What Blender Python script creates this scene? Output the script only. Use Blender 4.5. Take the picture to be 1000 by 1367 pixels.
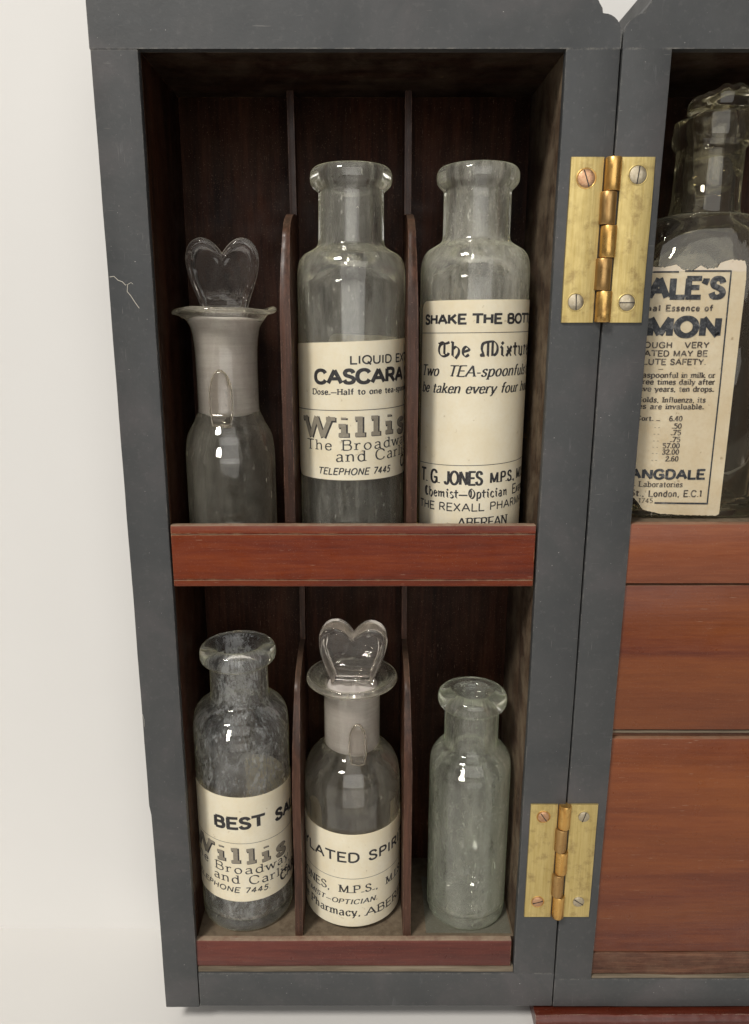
import bpy, math, random
from mathutils import Vector, noise
random.seed(7)
for o in list(bpy.data.objects): bpy.data.objects.remove(o)
sc = bpy.context.scene
OZ = 0.2855                     # height of the eye above the table; all lengths below are millimetres from the eye level

# ------------------------------------------------------------------ camera
TH = math.radians(13.977)
cam = bpy.data.cameras.new('camera'); camo = bpy.data.objects.new('camera', cam); sc.collection.objects.link(camo)
camo.location = (0, -0.256, OZ); camo.rotation_euler = (math.pi/2-TH, 0, 0)
cam.sensor_fit = 'HORIZONTAL'; cam.sensor_width = 36; cam.lens = 36*1.018; cam.shift_x = 0.012
cam.clip_start = 0.01; cam.clip_end = 20
sc.camera = camo
# ------------------------------------------------------------------ light
w = bpy.data.worlds.new('World'); sc.world = w; w.use_nodes = True
wn = w.node_tree.nodes; wl = w.node_tree.links
bg = wn['Background']
# a dim room: paler towards the ceiling, brown towards the floor
tc = wn.new('ShaderNodeTexCoord'); sep = wn.new('ShaderNodeSeparateXYZ'); mr = wn.new('ShaderNodeMapRange'); rp = wn.new('ShaderNodeValToRGB')
wl.new(tc.outputs['Generated'], sep.inputs[0]); wl.new(sep.outputs[2], mr.inputs[0]); mr.inputs[1].default_value = -1; mr.inputs[2].default_value = 1
wl.new(mr.outputs[0], rp.inputs[0]); wl.new(rp.outputs[0], bg.inputs[0])
rp.color_ramp.elements[0].color = (.40, .37, .34, 1); rp.color_ramp.elements[1].color = (1, .97, .93, 1)
bg.inputs[1].default_value = 0.13
L = bpy.data.lights.new('ceiling_lamp', 'AREA'); L.shape = 'DISK'; L.size = 0.55; L.energy = 49; L.color = (1, .965, .91)
lo = bpy.data.objects.new('ceiling_lamp', L); sc.collection.objects.link(lo)
lo.location = (-0.95, -1.25, OZ+1.75)
lo.rotation_euler = (Vector((0, 0, OZ-.1))-lo.location).to_track_quat('-Z', 'Y').to_euler()
W = bpy.data.lights.new('front_fill_light', 'AREA'); W.shape = 'RECTANGLE'; W.size = 1.6; W.size_y = 1.5; W.energy = 13; W.color = (1, .985, .96)  # added broad fill behind the camera, for vertical reflections in the glass
wo = bpy.data.objects.new('front_fill_light', W); sc.collection.objects.link(wo)
wo.location = (0.12, -1.6, OZ+.40)
wo.rotation_euler = (Vector((0, 0, OZ-.05))-wo.location).to_track_quat('-Z', 'Y').to_euler()
sc.view_settings.view_transform = 'Standard'; sc.view_settings.look = 'None'
sc.view_settings.exposure = 0.22; sc.view_settings.gamma = 1
sc.render.engine = 'CYCLES'
cy = sc.cycles
cy.max_bounces = 24; cy.transmission_bounces = 20; cy.glossy_bounces = 8; cy.diffuse_bounces = 5; cy.transparent_max_bounces = 24
cy.caustics_refractive = True; cy.caustics_reflective = True; cy.blur_glossy = 0.6
cy.sample_clamp_indirect = 0; cy.use_denoising = True
try: cy.denoiser = 'OPENIMAGEDENOISE'; cy.denoising_input_passes = 'RGB_ALBEDO_NORMAL'
except Exception: pass

# ------------------------------------------------------------------ materials
def newmat(name):
    m = bpy.data.materials.new(name); m.use_nodes = True; nt = m.node_tree
    return m, nt, nt.nodes['Principled BSDF']
def coords(nt, scale=(1, 1, 1), rot=(0, 0, 0)):
    t = nt.nodes.new('ShaderNodeNewGeometry'); mp = nt.nodes.new('ShaderNodeMapping')
    nt.links.new(t.outputs['Position'], mp.inputs['Vector']); mp.inputs['Scale'].default_value = scale; mp.inputs['Rotation'].default_value = rot
    return mp.outputs[0]
def nz(nt, vec, scale, detail=4, rough=.6, dist=0):
    n = nt.nodes.new('ShaderNodeTexNoise'); nt.links.new(vec, n.inputs['Vector'])
    n.inputs['Scale'].default_value = scale; n.inputs['Detail'].default_value = detail; n.inputs['Roughness'].default_value = rough; n.inputs['Distortion'].default_value = dist
    return n.outputs['Fac']
def ramp(nt, fac, stops):
    r = nt.nodes.new('ShaderNodeValToRGB'); nt.links.new(fac, r.inputs[0]); e = r.color_ramp.elements
    while len(e) < len(stops): e.new(.5)
    for i, (p, c) in enumerate(stops):
        e[i].position = p; e[i].color = (*c, 1) if len(c) == 3 else c
    return r.outputs[0]
def mix(nt, fac, a, b, mode='MIX'):
    m = nt.nodes.new('ShaderNodeMix'); m.data_type = 'RGBA'; m.blend_type = mode
    if isinstance(fac, (int, float)): m.inputs[0].default_value = fac
    else: nt.links.new(fac, m.inputs[0])
    for i, v in ((6, a), (7, b)):
        if isinstance(v, tuple): m.inputs[i].default_value = (*v, 1)
        else: nt.links.new(v, m.inputs[i])
    return m.outputs[2]
def math_(nt, op, a, b=0):
    m = nt.nodes.new('ShaderNodeMath'); m.operation = op; m.use_clamp = False
    for i, v in ((0, a), (1, b)):
        if isinstance(v, (int, float)): m.inputs[i].default_value = v
        else: nt.links.new(v, m.inputs[i])
    return m.outputs[0]
def mapr(nt, v, a, b, c, d):
    m = nt.nodes.new('ShaderNodeMapRange'); nt.links.new(v, m.inputs[0])
    for i, x in enumerate((a, b, c, d)): m.inputs[i+1].default_value = x
    return m.outputs[0]
def bump(nt, h, dist, strength=1.):
    b = nt.nodes.new('ShaderNodeBump'); nt.links.new(h, b.inputs['Height']); b.inputs['Distance'].default_value = dist; b.inputs['Strength'].default_value = strength
    return b.outputs[0]
def edge(nt, r, lo_=.03, hi=.2):
    """mask of worn arrises: where a small bevel turns the normal"""
    bv = nt.nodes.new('ShaderNodeBevel'); bv.samples = 4; bv.inputs['Radius'].default_value = r
    g = nt.nodes.new('ShaderNodeNewGeometry'); d = nt.nodes.new('ShaderNodeVectorMath'); d.operation = 'DOT_PRODUCT'
    nt.links.new(bv.outputs[0], d.inputs[0]); nt.links.new(g.outputs['Normal'], d.inputs[1])
    return mapr(nt, math_(nt, 'SUBTRACT', 1, d.outputs['Value']), lo_, hi, 0, 1)
def upmask(nt):
    g = nt.nodes.new('ShaderNodeNewGeometry'); s = nt.nodes.new('ShaderNodeSeparateXYZ'); nt.links.new(g.outputs['Normal'], s.inputs[0])
    return mapr(nt, s.outputs[2], .3, .9, 0, 1)

def wood(name, dark, mid, light, axis='X', rough=.35, dust=.0, edgew=0., coat=.0, bands=0.0, edgecol=(.30, .19, .10), dustcol=(.30, .24, .17), grime=0., spec=.3):
    m, nt, p = newmat(name)
    k = {'X': (60, 900, 900), 'Z': (900, 900, 60), 'Y': (900, 60, 900)}[axis]
    k2 = {'X': (9, 130, 130), 'Z': (130, 130, 9), 'Y': (130, 9, 130)}[axis]
    f1 = nz(nt, coords(nt, k), 1, 5, .65); f2 = nz(nt, coords(nt, k2), 1, 4, .55, .6)
    f = math_(nt, 'ADD', math_(nt, 'MULTIPLY', f1, .45), math_(nt, 'MULTIPLY', f2, .55))
    c = ramp(nt, f, [(.36, dark), (.5, mid), (.64, light)])
    if bands:
        kb = {'X': (4, 1, 26), 'Z': (26, 1, 4), 'Y': (26, 4, 26)}[axis]
        c = mix(nt, mapr(nt, nz(nt, coords(nt, kb), 1, 3, .5, 1.2), .35, .65, 0, bands), c, (light[0]*1.45, light[1]*1.75, light[2]*.95))
    spk = nz(nt, coords(nt), 2600, 2, .5)
    c = mix(nt, mapr(nt, spk, .66, .74, 0, .5), c, (.24, .15, .10))
    ks = {'X': (190, 2300, 2300), 'Z': (2300, 2300, 190), 'Y': (2300, 190, 2300)}[axis]
    c = mix(nt, math_(nt, 'MULTIPLY', mapr(nt, nz(nt, coords(nt, ks), 1, 2, .5), .70, .76, 0, .45), mapr(nt, nz(nt, coords(nt), 45, 2, .5), .45, .6, 0, 1)), c, (.33, .22, .15))
    if grime:
        g = mapr(nt, nz(nt, coords(nt), 70, 5, .7), .42, .62, 0, grime); c = mix(nt, g, c, dustcol)
    if dust:
        d = math_(nt, 'MULTIPLY', upmask(nt), mapr(nt, nz(nt, coords(nt), 260, 5, .7), .3, .6, dust*.45, dust))
        c = mix(nt, d, c, dustcol)
    if edgew:
        e = math_(nt, 'MULTIPLY', edge(nt, .0006), mapr(nt, nz(nt, coords(nt), 190, 5, .7), .46, .62, 0, edgew))
        c = mix(nt, e, c, edgecol)
    nt.links.new(c, p.inputs['Base Color'])
    nt.links.new(mapr(nt, nz(nt, coords(nt), 120, 5, .6), .3, .7, rough-.1, rough+.18), p.inputs['Roughness'])
    p.inputs['Specular IOR Level'].default_value = spec; p.inputs['Coat Weight'].default_value = coat; p.inputs['Coat Roughness'].default_value = .22
    # short pale scratches along the surface
    nt.links.new(bump(nt, math_(nt, 'ADD', f1, math_(nt, 'MULTIPLY', nz(nt, coords(nt), 900, 3, .6), .6)), .00012, .6), p.inputs['Normal'])
    return m

def ebony():
    m, nt, p = newmat('ebonised_edge')
    v = coords(nt)
    p.inputs['Specular IOR Level'].default_value = .36
    c = ramp(nt, nz(nt, v, 26, 6, .62, .5), [(.34, (.040, .042, .043)), (.5, (.049, .050, .050)), (.66, (.066, .062, .062))])
    c = mix(nt, mapr(nt, nz(nt, v, 420, 4, .7), .55, .75, 0, .25), c, (.13, .125, .12))
    c = mix(nt, mapr(nt, nz(nt, v, 1500, 1, .5), .77, .80, 0, .7), c, (.5, .48, .45))
    for ks in ((2200, 2200, 120), (120, 2200, 2200)):
        c = mix(nt, math_(nt, 'MULTIPLY', mapr(nt, nz(nt, coords(nt, ks, (0, .15, 0)), 1, 2, .5), .70, .75, 0, .5), mapr(nt, nz(nt, v, 30, 2, .5), .48, .62, 0, 1)), c, (.20, .19, .175))
    # rubbed pale patches near some edges
    e = math_(nt, 'MULTIPLY', edge(nt, .0009), mapr(nt, nz(nt, v, 240, 5, .75), .47, .68, 0, .85))
    c = mix(nt, e, c, (.27, .25, .215))
    d = mapr(nt, nz(nt, coords(nt, (140, 140, 22)), 1, 6, .75), .64, .74, 0, .25)
    c = mix(nt, d, c, (.22, .22, .22))
    nt.links.new(c, p.inputs['Base Color'])
    nt.links.new(mapr(nt, nz(nt, v, 60, 5, .6), .3, .7, .40, .60), p.inputs['Roughness'])
    nt.links.new(bump(nt, math_(nt, 'ADD', nz(nt, v, 110, 4, .6), math_(nt, 'MULTIPLY', nz(nt, v, 900, 4, .6), .25)), .0004, .35), p.inputs['Normal'])
    return m

def glass(name, tint, haze, hazecol=(.80, .80, .70), rough=.0, streak=1., scale=130, hi=.72, lo_=.36, rim=.22, rimcol=(.66, .66, .48)):
    """clear old glass with a dusty, limescaled film on it, and a bright rim painted in at grazing angles"""
    m, nt, p = newmat(name); nt.nodes.remove(p); out = nt.nodes['Material Output']
    g = nt.nodes.new('ShaderNodeBsdfGlass'); g.inputs['IOR'].default_value = 1.5; g.inputs['Color'].default_value = (*tint, 1); g.inputs['Roughness'].default_value = rough
    d = nt.nodes.new('ShaderNodeBsdfDiffuse'); d.inputs['Color'].default_value = (*hazecol, 1)
    tr = nt.nodes.new('ShaderNodeBsdfTranslucent'); tr.inputs['Color'].default_value = (*hazecol, 1)
    dd = nt.nodes.new('ShaderNodeMixShader'); dd.inputs[0].default_value = .5; nt.links.new(d.outputs[0], dd.inputs[1]); nt.links.new(tr.outputs[0], dd.inputs[2])
    v = coords(nt, (1, 1, .55*streak))
    big = nz(nt, v, scale, 3, .55, .8); fine = nz(nt, v, scale*6, 6, .75)
    a = mapr(nt, math_(nt, 'ADD', math_(nt, 'MULTIPLY', big, .5), math_(nt, 'MULTIPLY', fine, .5)), lo_, hi, haze*.08, haze)
    b = math_(nt, 'ADD', mapr(nt, nz(nt, coords(nt), 760, 4, .7), .58, .74, 0, haze*1.1), mapr(nt, nz(nt, coords(nt, (1, 1, .35), (0, .25, 0)), 420, 3, .6), .66, .72, 0, .5))
    bm = mapr(nt, nz(nt, coords(nt), 55, 3, .5), .35, .65, .1, 1); b = math_(nt, 'MULTIPLY', b, bm)
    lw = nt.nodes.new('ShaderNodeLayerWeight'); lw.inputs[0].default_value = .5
    e = mapr(nt, math_(nt, 'POWER', lw.outputs['Facing'], 3.0), 0, 1, 0, rim)  # luminous edge painted in where the glass turns away from view
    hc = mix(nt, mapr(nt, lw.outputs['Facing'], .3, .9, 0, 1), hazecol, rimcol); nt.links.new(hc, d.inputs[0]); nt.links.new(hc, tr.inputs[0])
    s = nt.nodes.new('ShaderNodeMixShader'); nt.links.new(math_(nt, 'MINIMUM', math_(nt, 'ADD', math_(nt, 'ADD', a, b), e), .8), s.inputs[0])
    nt.links.new(g.outputs[0], s.inputs[1]); nt.links.new(dd.outputs[0], s.inputs[2]); nt.links.new(s.outputs[0], out.inputs[0])
    nt.links.new(bump(nt, math_(nt, 'ADD', nz(nt, coords(nt, (1, 1, .5)), 60, 2, .5), math_(nt, 'MULTIPLY', nz(nt, v, 900, 2, .5), .02)), .0007, .35), g.inputs['Normal'])
    return m

def frosted():
    m, nt, p = newmat('ground_glass')
    c = ramp(nt, nz(nt, coords(nt, (40, 40, 700)), 1, 4, .7), [(.35, (.64, .59, .53)), (.6, (.78, .73, .67))])
    c = mix(nt, mapr(nt, nz(nt, coords(nt), 150, 5, .7), .4, .65, 0, .55), c, (.62, .53, .49))
    nt.links.new(c, p.inputs['Base Color']); p.inputs['Roughness'].default_value = .5
    p.inputs['Transmission Weight'].default_value = .35
    nt.links.new(bump(nt, nz(nt, coords(nt, (1, 1, 6)), 500, 4, .7), .0003, .5), p.inputs['Normal'])
    return m

def paper(name, base, stain, amount=.35):
    m, nt, p = newmat(name)
    v = coords(nt)
    c = mix(nt, mapr(nt, nz(nt, v, 90, 6, .65), .35, .72, 0, amount), base, stain)
    c = mix(nt, mapr(nt, nz(nt, v, 900, 3, .6), .45, .8, 0, amount*.7), c, stain)
    c = mix(nt, mapr(nt, nz(nt, v, 520, 2, .5), .70, .76, 0, amount), c, (stain[0]*.5, stain[1]*.45, stain[2]*.4))
    nt.links.new(c, p.inputs['Base Color']); p.inputs['Roughness'].default_value = .55; p.inputs['Specular IOR Level'].default_value = .3
    nt.links.new(bump(nt, nz(nt, v, 450, 4, .6), .0001, .4), p.inputs['Normal'])
    t = nt.nodes.new('ShaderNodeBsdfTranslucent'); t.inputs[0].default_value = (base[0], base[1]*.88, base[2]*.62, 1); s = nt.nodes.new('ShaderNodeMixShader'); s.inputs[0].default_value = .42
    nt.links.new(p.outputs[0], s.inputs[1]); nt.links.new(t.outputs[0], s.inputs[2]); nt.links.new(s.outputs[0], nt.nodes['Material Output'].inputs[0])
    return m

def ink(name, col, wear=.0, papercol=(.6, .52, .38)):
    m, nt, p = newmat(name); v = coords(nt)
    c = mix(nt, mapr(nt, nz(nt, v, 1400, 3, .6), .5, .75, 0, .35), col, tuple(min(1, x+.14) for x in col))
    if wear: c = mix(nt, mapr(nt, nz(nt, v, 420, 5, .7), .52, .66, 0, wear), c, papercol)
    nt.links.new(c, p.inputs['Base Color']); p.inputs['Roughness'].default_value = .6
    return m

def metal(name, col, col2, rough, axis=(1200, 1200, 60), grime=.5, grimecol=(.12, .07, .03), met=.85):
    m, nt, p = newmat(name)
    c = mix(nt, mapr(nt, nz(nt, coords(nt, axis), 1, 5, .6), .35, .65, 0, 1), col, col2)
    c = mix(nt, mapr(nt, nz(nt, coords(nt), 170, 6, .7), .52, .68, 0, grime), c, grimecol)
    nt.links.new(c, p.inputs['Base Color']); p.inputs['Metallic'].default_value = met
    nt.links.new(mapr(nt, nz(nt, coords(nt), 300, 5, .6), .3, .7, rough-.1, rough+.15), p.inputs['Roughness'])
    nt.links.new(bump(nt, math_(nt, 'ADD', nz(nt, coords(nt, axis), 1, 4, .6), nz(nt, coords(nt), 250, 3, .6)), .00015, .45), p.inputs['Normal'])
    return m

def wallmat(name='white_paint', a=(.615, .60, .575), b=(.64, .625, .60)):
    m, nt, p = newmat(name)
    c = mix(nt, mapr(nt, nz(nt, coords(nt), 9, 3, .5), .3, .7, 0, 1), a, b)
    nt.links.new(c, p.inputs['Base Color']); p.inputs['Roughness'].default_value = .6
    nt.links.new(bump(nt, nz(nt, coords(nt), 220, 4, .5), .0003, .15), p.inputs['Normal'])
    return m

M_EB = ebony()
M_IN_V = wood('dark_mahogany_upright', (.008, .003, .0016), (.020, .007, .0034), (.042, .014, .0068), 'Z', .42, spec=.08, dust=.6, edgew=.5, grime=.06, dustcol=(.11, .075, .045))
M_IN_H = wood('dark_mahogany_level', (.008, .0038, .002), (.018, .008, .0045), (.036, .016, .009), 'X', .45, spec=.1, dust=.8, edgew=.5, grime=.15, dustcol=(.16, .125, .085))
M_WORN_LIT = wood('worn_lit_mahogany_upright', (.018, .010, .006), (.045, .026, .015), (.085, .05, .028), 'Z', .55, dust=.6, edgew=.8, grime=.6, dustcol=(.17, .13, .085))  # worn wood, its colour also lightened for the light on the right wall
M_DIV = wood('divider_mahogany', (.016, .007, .004), (.038, .016, .009), (.075, .032, .019), 'Z', .38, edgew=.7, dust=.12, coat=.10, spec=.2, edgecol=(.20, .11, .07))
M_LIP = wood('shelf_front_mahogany', (.070, .009, .002), (.112, .015, .002), (.15, .025, .003), 'X', .36, dust=.7, edgew=.8, coat=.08, bands=.25)
M_LIP2 = wood('lower_front_mahogany', (.06, .011, .007), (.092, .018, .011), (.125, .028, .016), 'X', .34, dust=.8, edgew=.8, coat=.25)
M_CASE = wood('drawer_mahogany', (.080, .014, .005), (.115, .0245, .0075), (.155, .038, .010), 'X', .34, dust=.4, edgew=.6, coat=.25, bands=.45)
M_CASE2 = wood('case_shelf_mahogany', (.15, .040, .016), (.19, .054, .021), (.225, .07, .027), 'X', .36, dust=.4, edgew=.5, coat=.2, bands=.2)
M_ROUGH = wood('rough_mahogany', (.035, .013, .007), (.075, .030, .017), (.15, .065, .035), 'X', .6, edgew=.7, grime=.3, dustcol=(.15, .09, .055))
M_PLINTH = wood('plinth_mahogany', (.04, .008, .004), (.075, .013, .006), (.11, .022, .010), 'X', .3, edgew=.95, coat=.3, edgecol=(.42, .36, .27))
M_PALE = wood('bare_pale_wood', (.08, .06, .04), (.14, .11, .075), (.21, .17, .12), 'X', .7)
M_BRASS = metal('brass_plate', (.47, .355, .13), (.57, .45, .19), .48, grime=.6, grimecol=(.22, .14, .055), met=.7)
M_KNOB = metal('lacquered_brass', (.50, .25, .06), (.62, .40, .13), .30, (500, 500, 40), grime=.55, grimecol=(.13, .045, .015), met=.8)
M_KDARK = metal('tarnished_brass', (.29, .155, .05), (.42, .26, .10), .35, (600, 600, 40), grime=.6, grimecol=(.10, .03, .01), met=.8)
M_SCREW = metal('nickel_screw', (.38, .32, .22), (.48, .42, .31), .4, (900, 900, 900), grime=.5, grimecol=(.20, .14, .09))
M_COPPER = metal('copper_screw', (.50, .27, .15), (.58, .37, .22), .38, (900, 900, 900), grime=.4, grimecol=(.28, .13, .06))
M_SLOT = ink('slot_shadow', (.02, .014, .01))
M_WALL = wallmat()
M_TABLE = wallmat('table_paint_toned_for_light', (.565, .55, .528), (.59, .575, .55))  # wall paint toned down in colour to offset stronger light on the table
M_PAPER = paper('cream_paper', (.93, .905, .78), (.81, .72, .50), .55)
M_PAPERO = paper('aged_paper', (.83, .76, .58), (.62, .49, .29), .6)
M_TEAR = paper('torn_paper_core', (.85, .79, .67), (.72, .62, .46), .4)
M_INK = ink('black_ink', (.016, .014, .014))
M_INKW = ink('worn_blue_black_ink', (.012, .014, .018), .2, (.52, .50, .46))
M_INKW2 = ink('worn_small_ink', (.05, .036, .025), .35)
M_GREYINK = ink('hatched_grey_ink', (.20, .175, .13))
HZ = (.94, .92, .82)
M_G1 = glass('bore_film_light', (.99, .99, .972), .28, HZ, lo_=.40, hi=.62, streak=.4, scale=34)
M_G2 = glass('bore_film_milky', (.99, .99, .972), .55, HZ, lo_=.38, hi=.60, streak=.4, scale=38)
M_G3 = glass('bore_film_thin', (.99, .985, .972), .20, (.92, .88, .74), scale=40, lo_=.40)
M_G4 = glass('bore_film_greenish', (.98, .988, .972), .42, (.88, .90, .76), scale=34, lo_=.38, hi=.62, streak=.5)
M_G5 = glass('bore_film_silvery', (.985, .985, .972), .42, (.92, .94, .95), scale=170, lo_=.50, hi=.58, streak=.7)
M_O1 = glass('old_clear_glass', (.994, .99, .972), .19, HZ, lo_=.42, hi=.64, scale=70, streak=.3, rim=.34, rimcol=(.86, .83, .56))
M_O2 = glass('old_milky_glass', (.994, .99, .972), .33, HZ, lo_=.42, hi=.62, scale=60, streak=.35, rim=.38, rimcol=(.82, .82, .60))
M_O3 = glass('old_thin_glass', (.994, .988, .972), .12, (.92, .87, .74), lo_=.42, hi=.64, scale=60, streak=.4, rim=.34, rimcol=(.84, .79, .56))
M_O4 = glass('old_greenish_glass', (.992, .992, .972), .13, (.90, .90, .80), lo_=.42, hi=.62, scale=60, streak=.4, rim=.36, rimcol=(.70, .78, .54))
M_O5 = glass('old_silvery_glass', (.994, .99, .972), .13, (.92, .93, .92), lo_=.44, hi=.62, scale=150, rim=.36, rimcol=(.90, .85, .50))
M_G6 = glass('dark_bottle_glass', (.955, .94, .88), .05, hazecol=(.60, .54, .44), rim=.3, scale=40, streak=.4)
M_STOP = glass('stopper_glass', (.99, .975, .955), .06, hazecol=(.90, .84, .76), scale=90, rim=.4, rimcol=(.85, .78, .66))
M_FROST = frosted()
M_HAIR = ink('pale_fibre', (.48, .45, .38))
M_HUSK = ink('pale_green_scrap', (.095, .09, .065))

# ------------------------------------------------------------------ mesh helpers (millimetres in, metres out)
COL = sc.collection
def root(name, label, cat, loc, group=None):
    o = bpy.data.objects.new(name, None); COL.objects.link(o)
    o.location = (loc[0]/1e3, loc[1]/1e3, loc[2]/1e3+OZ); o.empty_display_size = .01
    o['label'] = label; o['category'] = cat
    if group: o['group'] = group
    return o
def worldloc(o):
    v = Vector((0, 0, 0))
    while o: v += o.location; o = o.parent
    return v
def mk(name, vs, fs, mats, parent=None, smooth=False, fm=None, sharp=40, at=None):
    """mesh object; at = own origin (mm)"""
    if not isinstance(mats, (list, tuple)): mats = [mats]
    org = Vector((at[0]/1e3, at[1]/1e3, at[2]/1e3+OZ)) if at else (worldloc(parent) if parent else Vector((0, 0, OZ)))
    me = bpy.data.meshes.new(name)
    me.from_pydata([(v[0]/1e3-org.x, v[1]/1e3-org.y, v[2]/1e3+OZ-org.z) for v in vs], [], fs)
    for m in mats: me.materials.append(m)
    if fm: me.polygons.foreach_set('material_index', fm)
    if smooth:
        me.polygons.foreach_set('use_smooth', [True]*len(me.polygons))
        if sharp: me.set_sharp_from_angle(angle=math.radians(sharp))
    me.update()
    o = bpy.data.objects.new(name, me); COL.objects.link(o)
    if parent: o.parent = parent; o.location = org-worldloc(parent)
    else: o.location = org
    return o
SEED = [0]
def prism(prof, a0, a1, axis='X', n=24, jit=.10, jscale=.035):
    """profile swept along axis with slight hand-made waviness. prof: list of 2D points (for X: (y,z); Z: (x,y); Y: (x,z))"""
    SEED[0] += 13.7
    vs, fs = [], []; m = len(prof)
    for i in range(n+1):
        a = a0+(a1-a0)*i/n
        for j, (p, q) in enumerate(prof):
            dx = noise.noise(Vector((a*jscale, p*.02+SEED[0], q*.02)))*jit + noise.noise(Vector((a*.3, p*.05+SEED[0]+50, q*.05)))*jit*.3
            dy = noise.noise(Vector((a*jscale, p*.02, q*.02+SEED[0]+9)))*jit + noise.noise(Vector((a*.3, p*.05, q*.05+SEED[0]+70)))*jit*.3
            p2, q2 = p+dx, q+dy
            vs.append({'X': (a, p2, q2), 'Z': (p2, q2, a), 'Y': (p2, a, q2)}[axis])
    for i in range(n):
        for j in range(m):
            k = (j+1) % m
            fs.append((i*m+j, i*m+k, (i+1)*m+k, (i+1)*m+j))
    fs.append(tuple(range(m))[::-1]); fs.append(tuple(n*m+j for j in range(m)))
    # orient outward
    ar = sum(prof[j][0]*prof[(j+1) % m][1]-prof[(j+1) % m][0]*prof[j][1] for j in range(m))
    flip = (ar > 0) if axis == 'Y' else (ar < 0)
    if flip: fs = [f[::-1] for f in fs]
    return vs, fs
def rrect(p0, p1, q0, q1, r, n=2):
    out = []
    for cx, cyy, a in ((p1-r, q1-r, 0), (p0+r, q1-r, 90), (p0+r, q0+r, 180), (p1-r, q0+r, 270)):
        for i in range(n+1):
            t = math.radians(a+90*i/n); out.append((cx+r*math.cos(t), cyy+r*math.sin(t)))
    return out
def bar(name, x, y, z, axis, mat, parent, r=.35, jit=.10, n=24, **k):
    if axis == 'X': pr, a = rrect(*y, *z, r), x
    elif axis == 'Z': pr, a = rrect(*x, *y, r), z
    else: pr, a = rrect(*x, *z, r), y
    v, f = prism(pr, a[0], a[1], axis, n, jit)
    return mk(name, v, f, mat, parent, smooth=True, sharp=35, **k)
def lathe(prof, cx, cyy, n=72, wob=.12, seed=0., top=None):
    vs, fs = [], []; m = len(prof)
    for (r, z) in prof:
        for k in range(n):
            a = 2*math.pi*k/n
            rr = r + (noise.noise(Vector((math.cos(a)*.8, math.sin(a)*.8, z*.05+seed)))*wob if r > 1 else 0)
            zz = z + (top(a, z) if top else 0)
            vs.append((cx+rr*math.cos(a), cyy+rr*math.sin(a), zz))
    for i in range(m-1):
        for k in range(n):
            k2 = (k+1) % n; fs.append((i*n+k, i*n+k2, (i+1)*n+k2, (i+1)*n+k))
    fs.append(tuple(range(n))[::-1]); fs.append(tuple((m-1)*n+k for k in range(n)))
    return vs, fs
def fillet(pts, d=1.5, n=5):
    out = [pts[0][:2]]
    for i in range(1, len(pts)-1):
        p0, p, p2 = [Vector(q[:2]) for q in (pts[i-1], pts[i], pts[i+1])]
        dd = pts[i][2] if len(pts[i]) > 2 else d
        a, b = p0-p, p2-p
        s = min(dd, a.length*.48); t = min(dd, b.length*.48)
        A = p+a.normalized()*s; B = p+b.normalized()*t
        for k in range(n+1):
            u = k/n; q = A*(1-u)**2+p*2*u*(1-u)+B*u*u; out.append((q.x, q.y))
    out.append(pts[-1][:2]); return out

def body(name, prof, v, f, n, mats, par, sharp=0):
    """glass body: the clean outer skin and the filmed bore are two materials; the bore starts at the top of the rim"""
    top = max(range(len(prof)), key=lambda i: prof[i][1])
    fm = [1 if (i//n) > top+2 else 0 for i in range(len(f)-2)]+[0, 1]
    return mk(name, v, f, mats, par, smooth=True, sharp=sharp, fm=fm)
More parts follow.
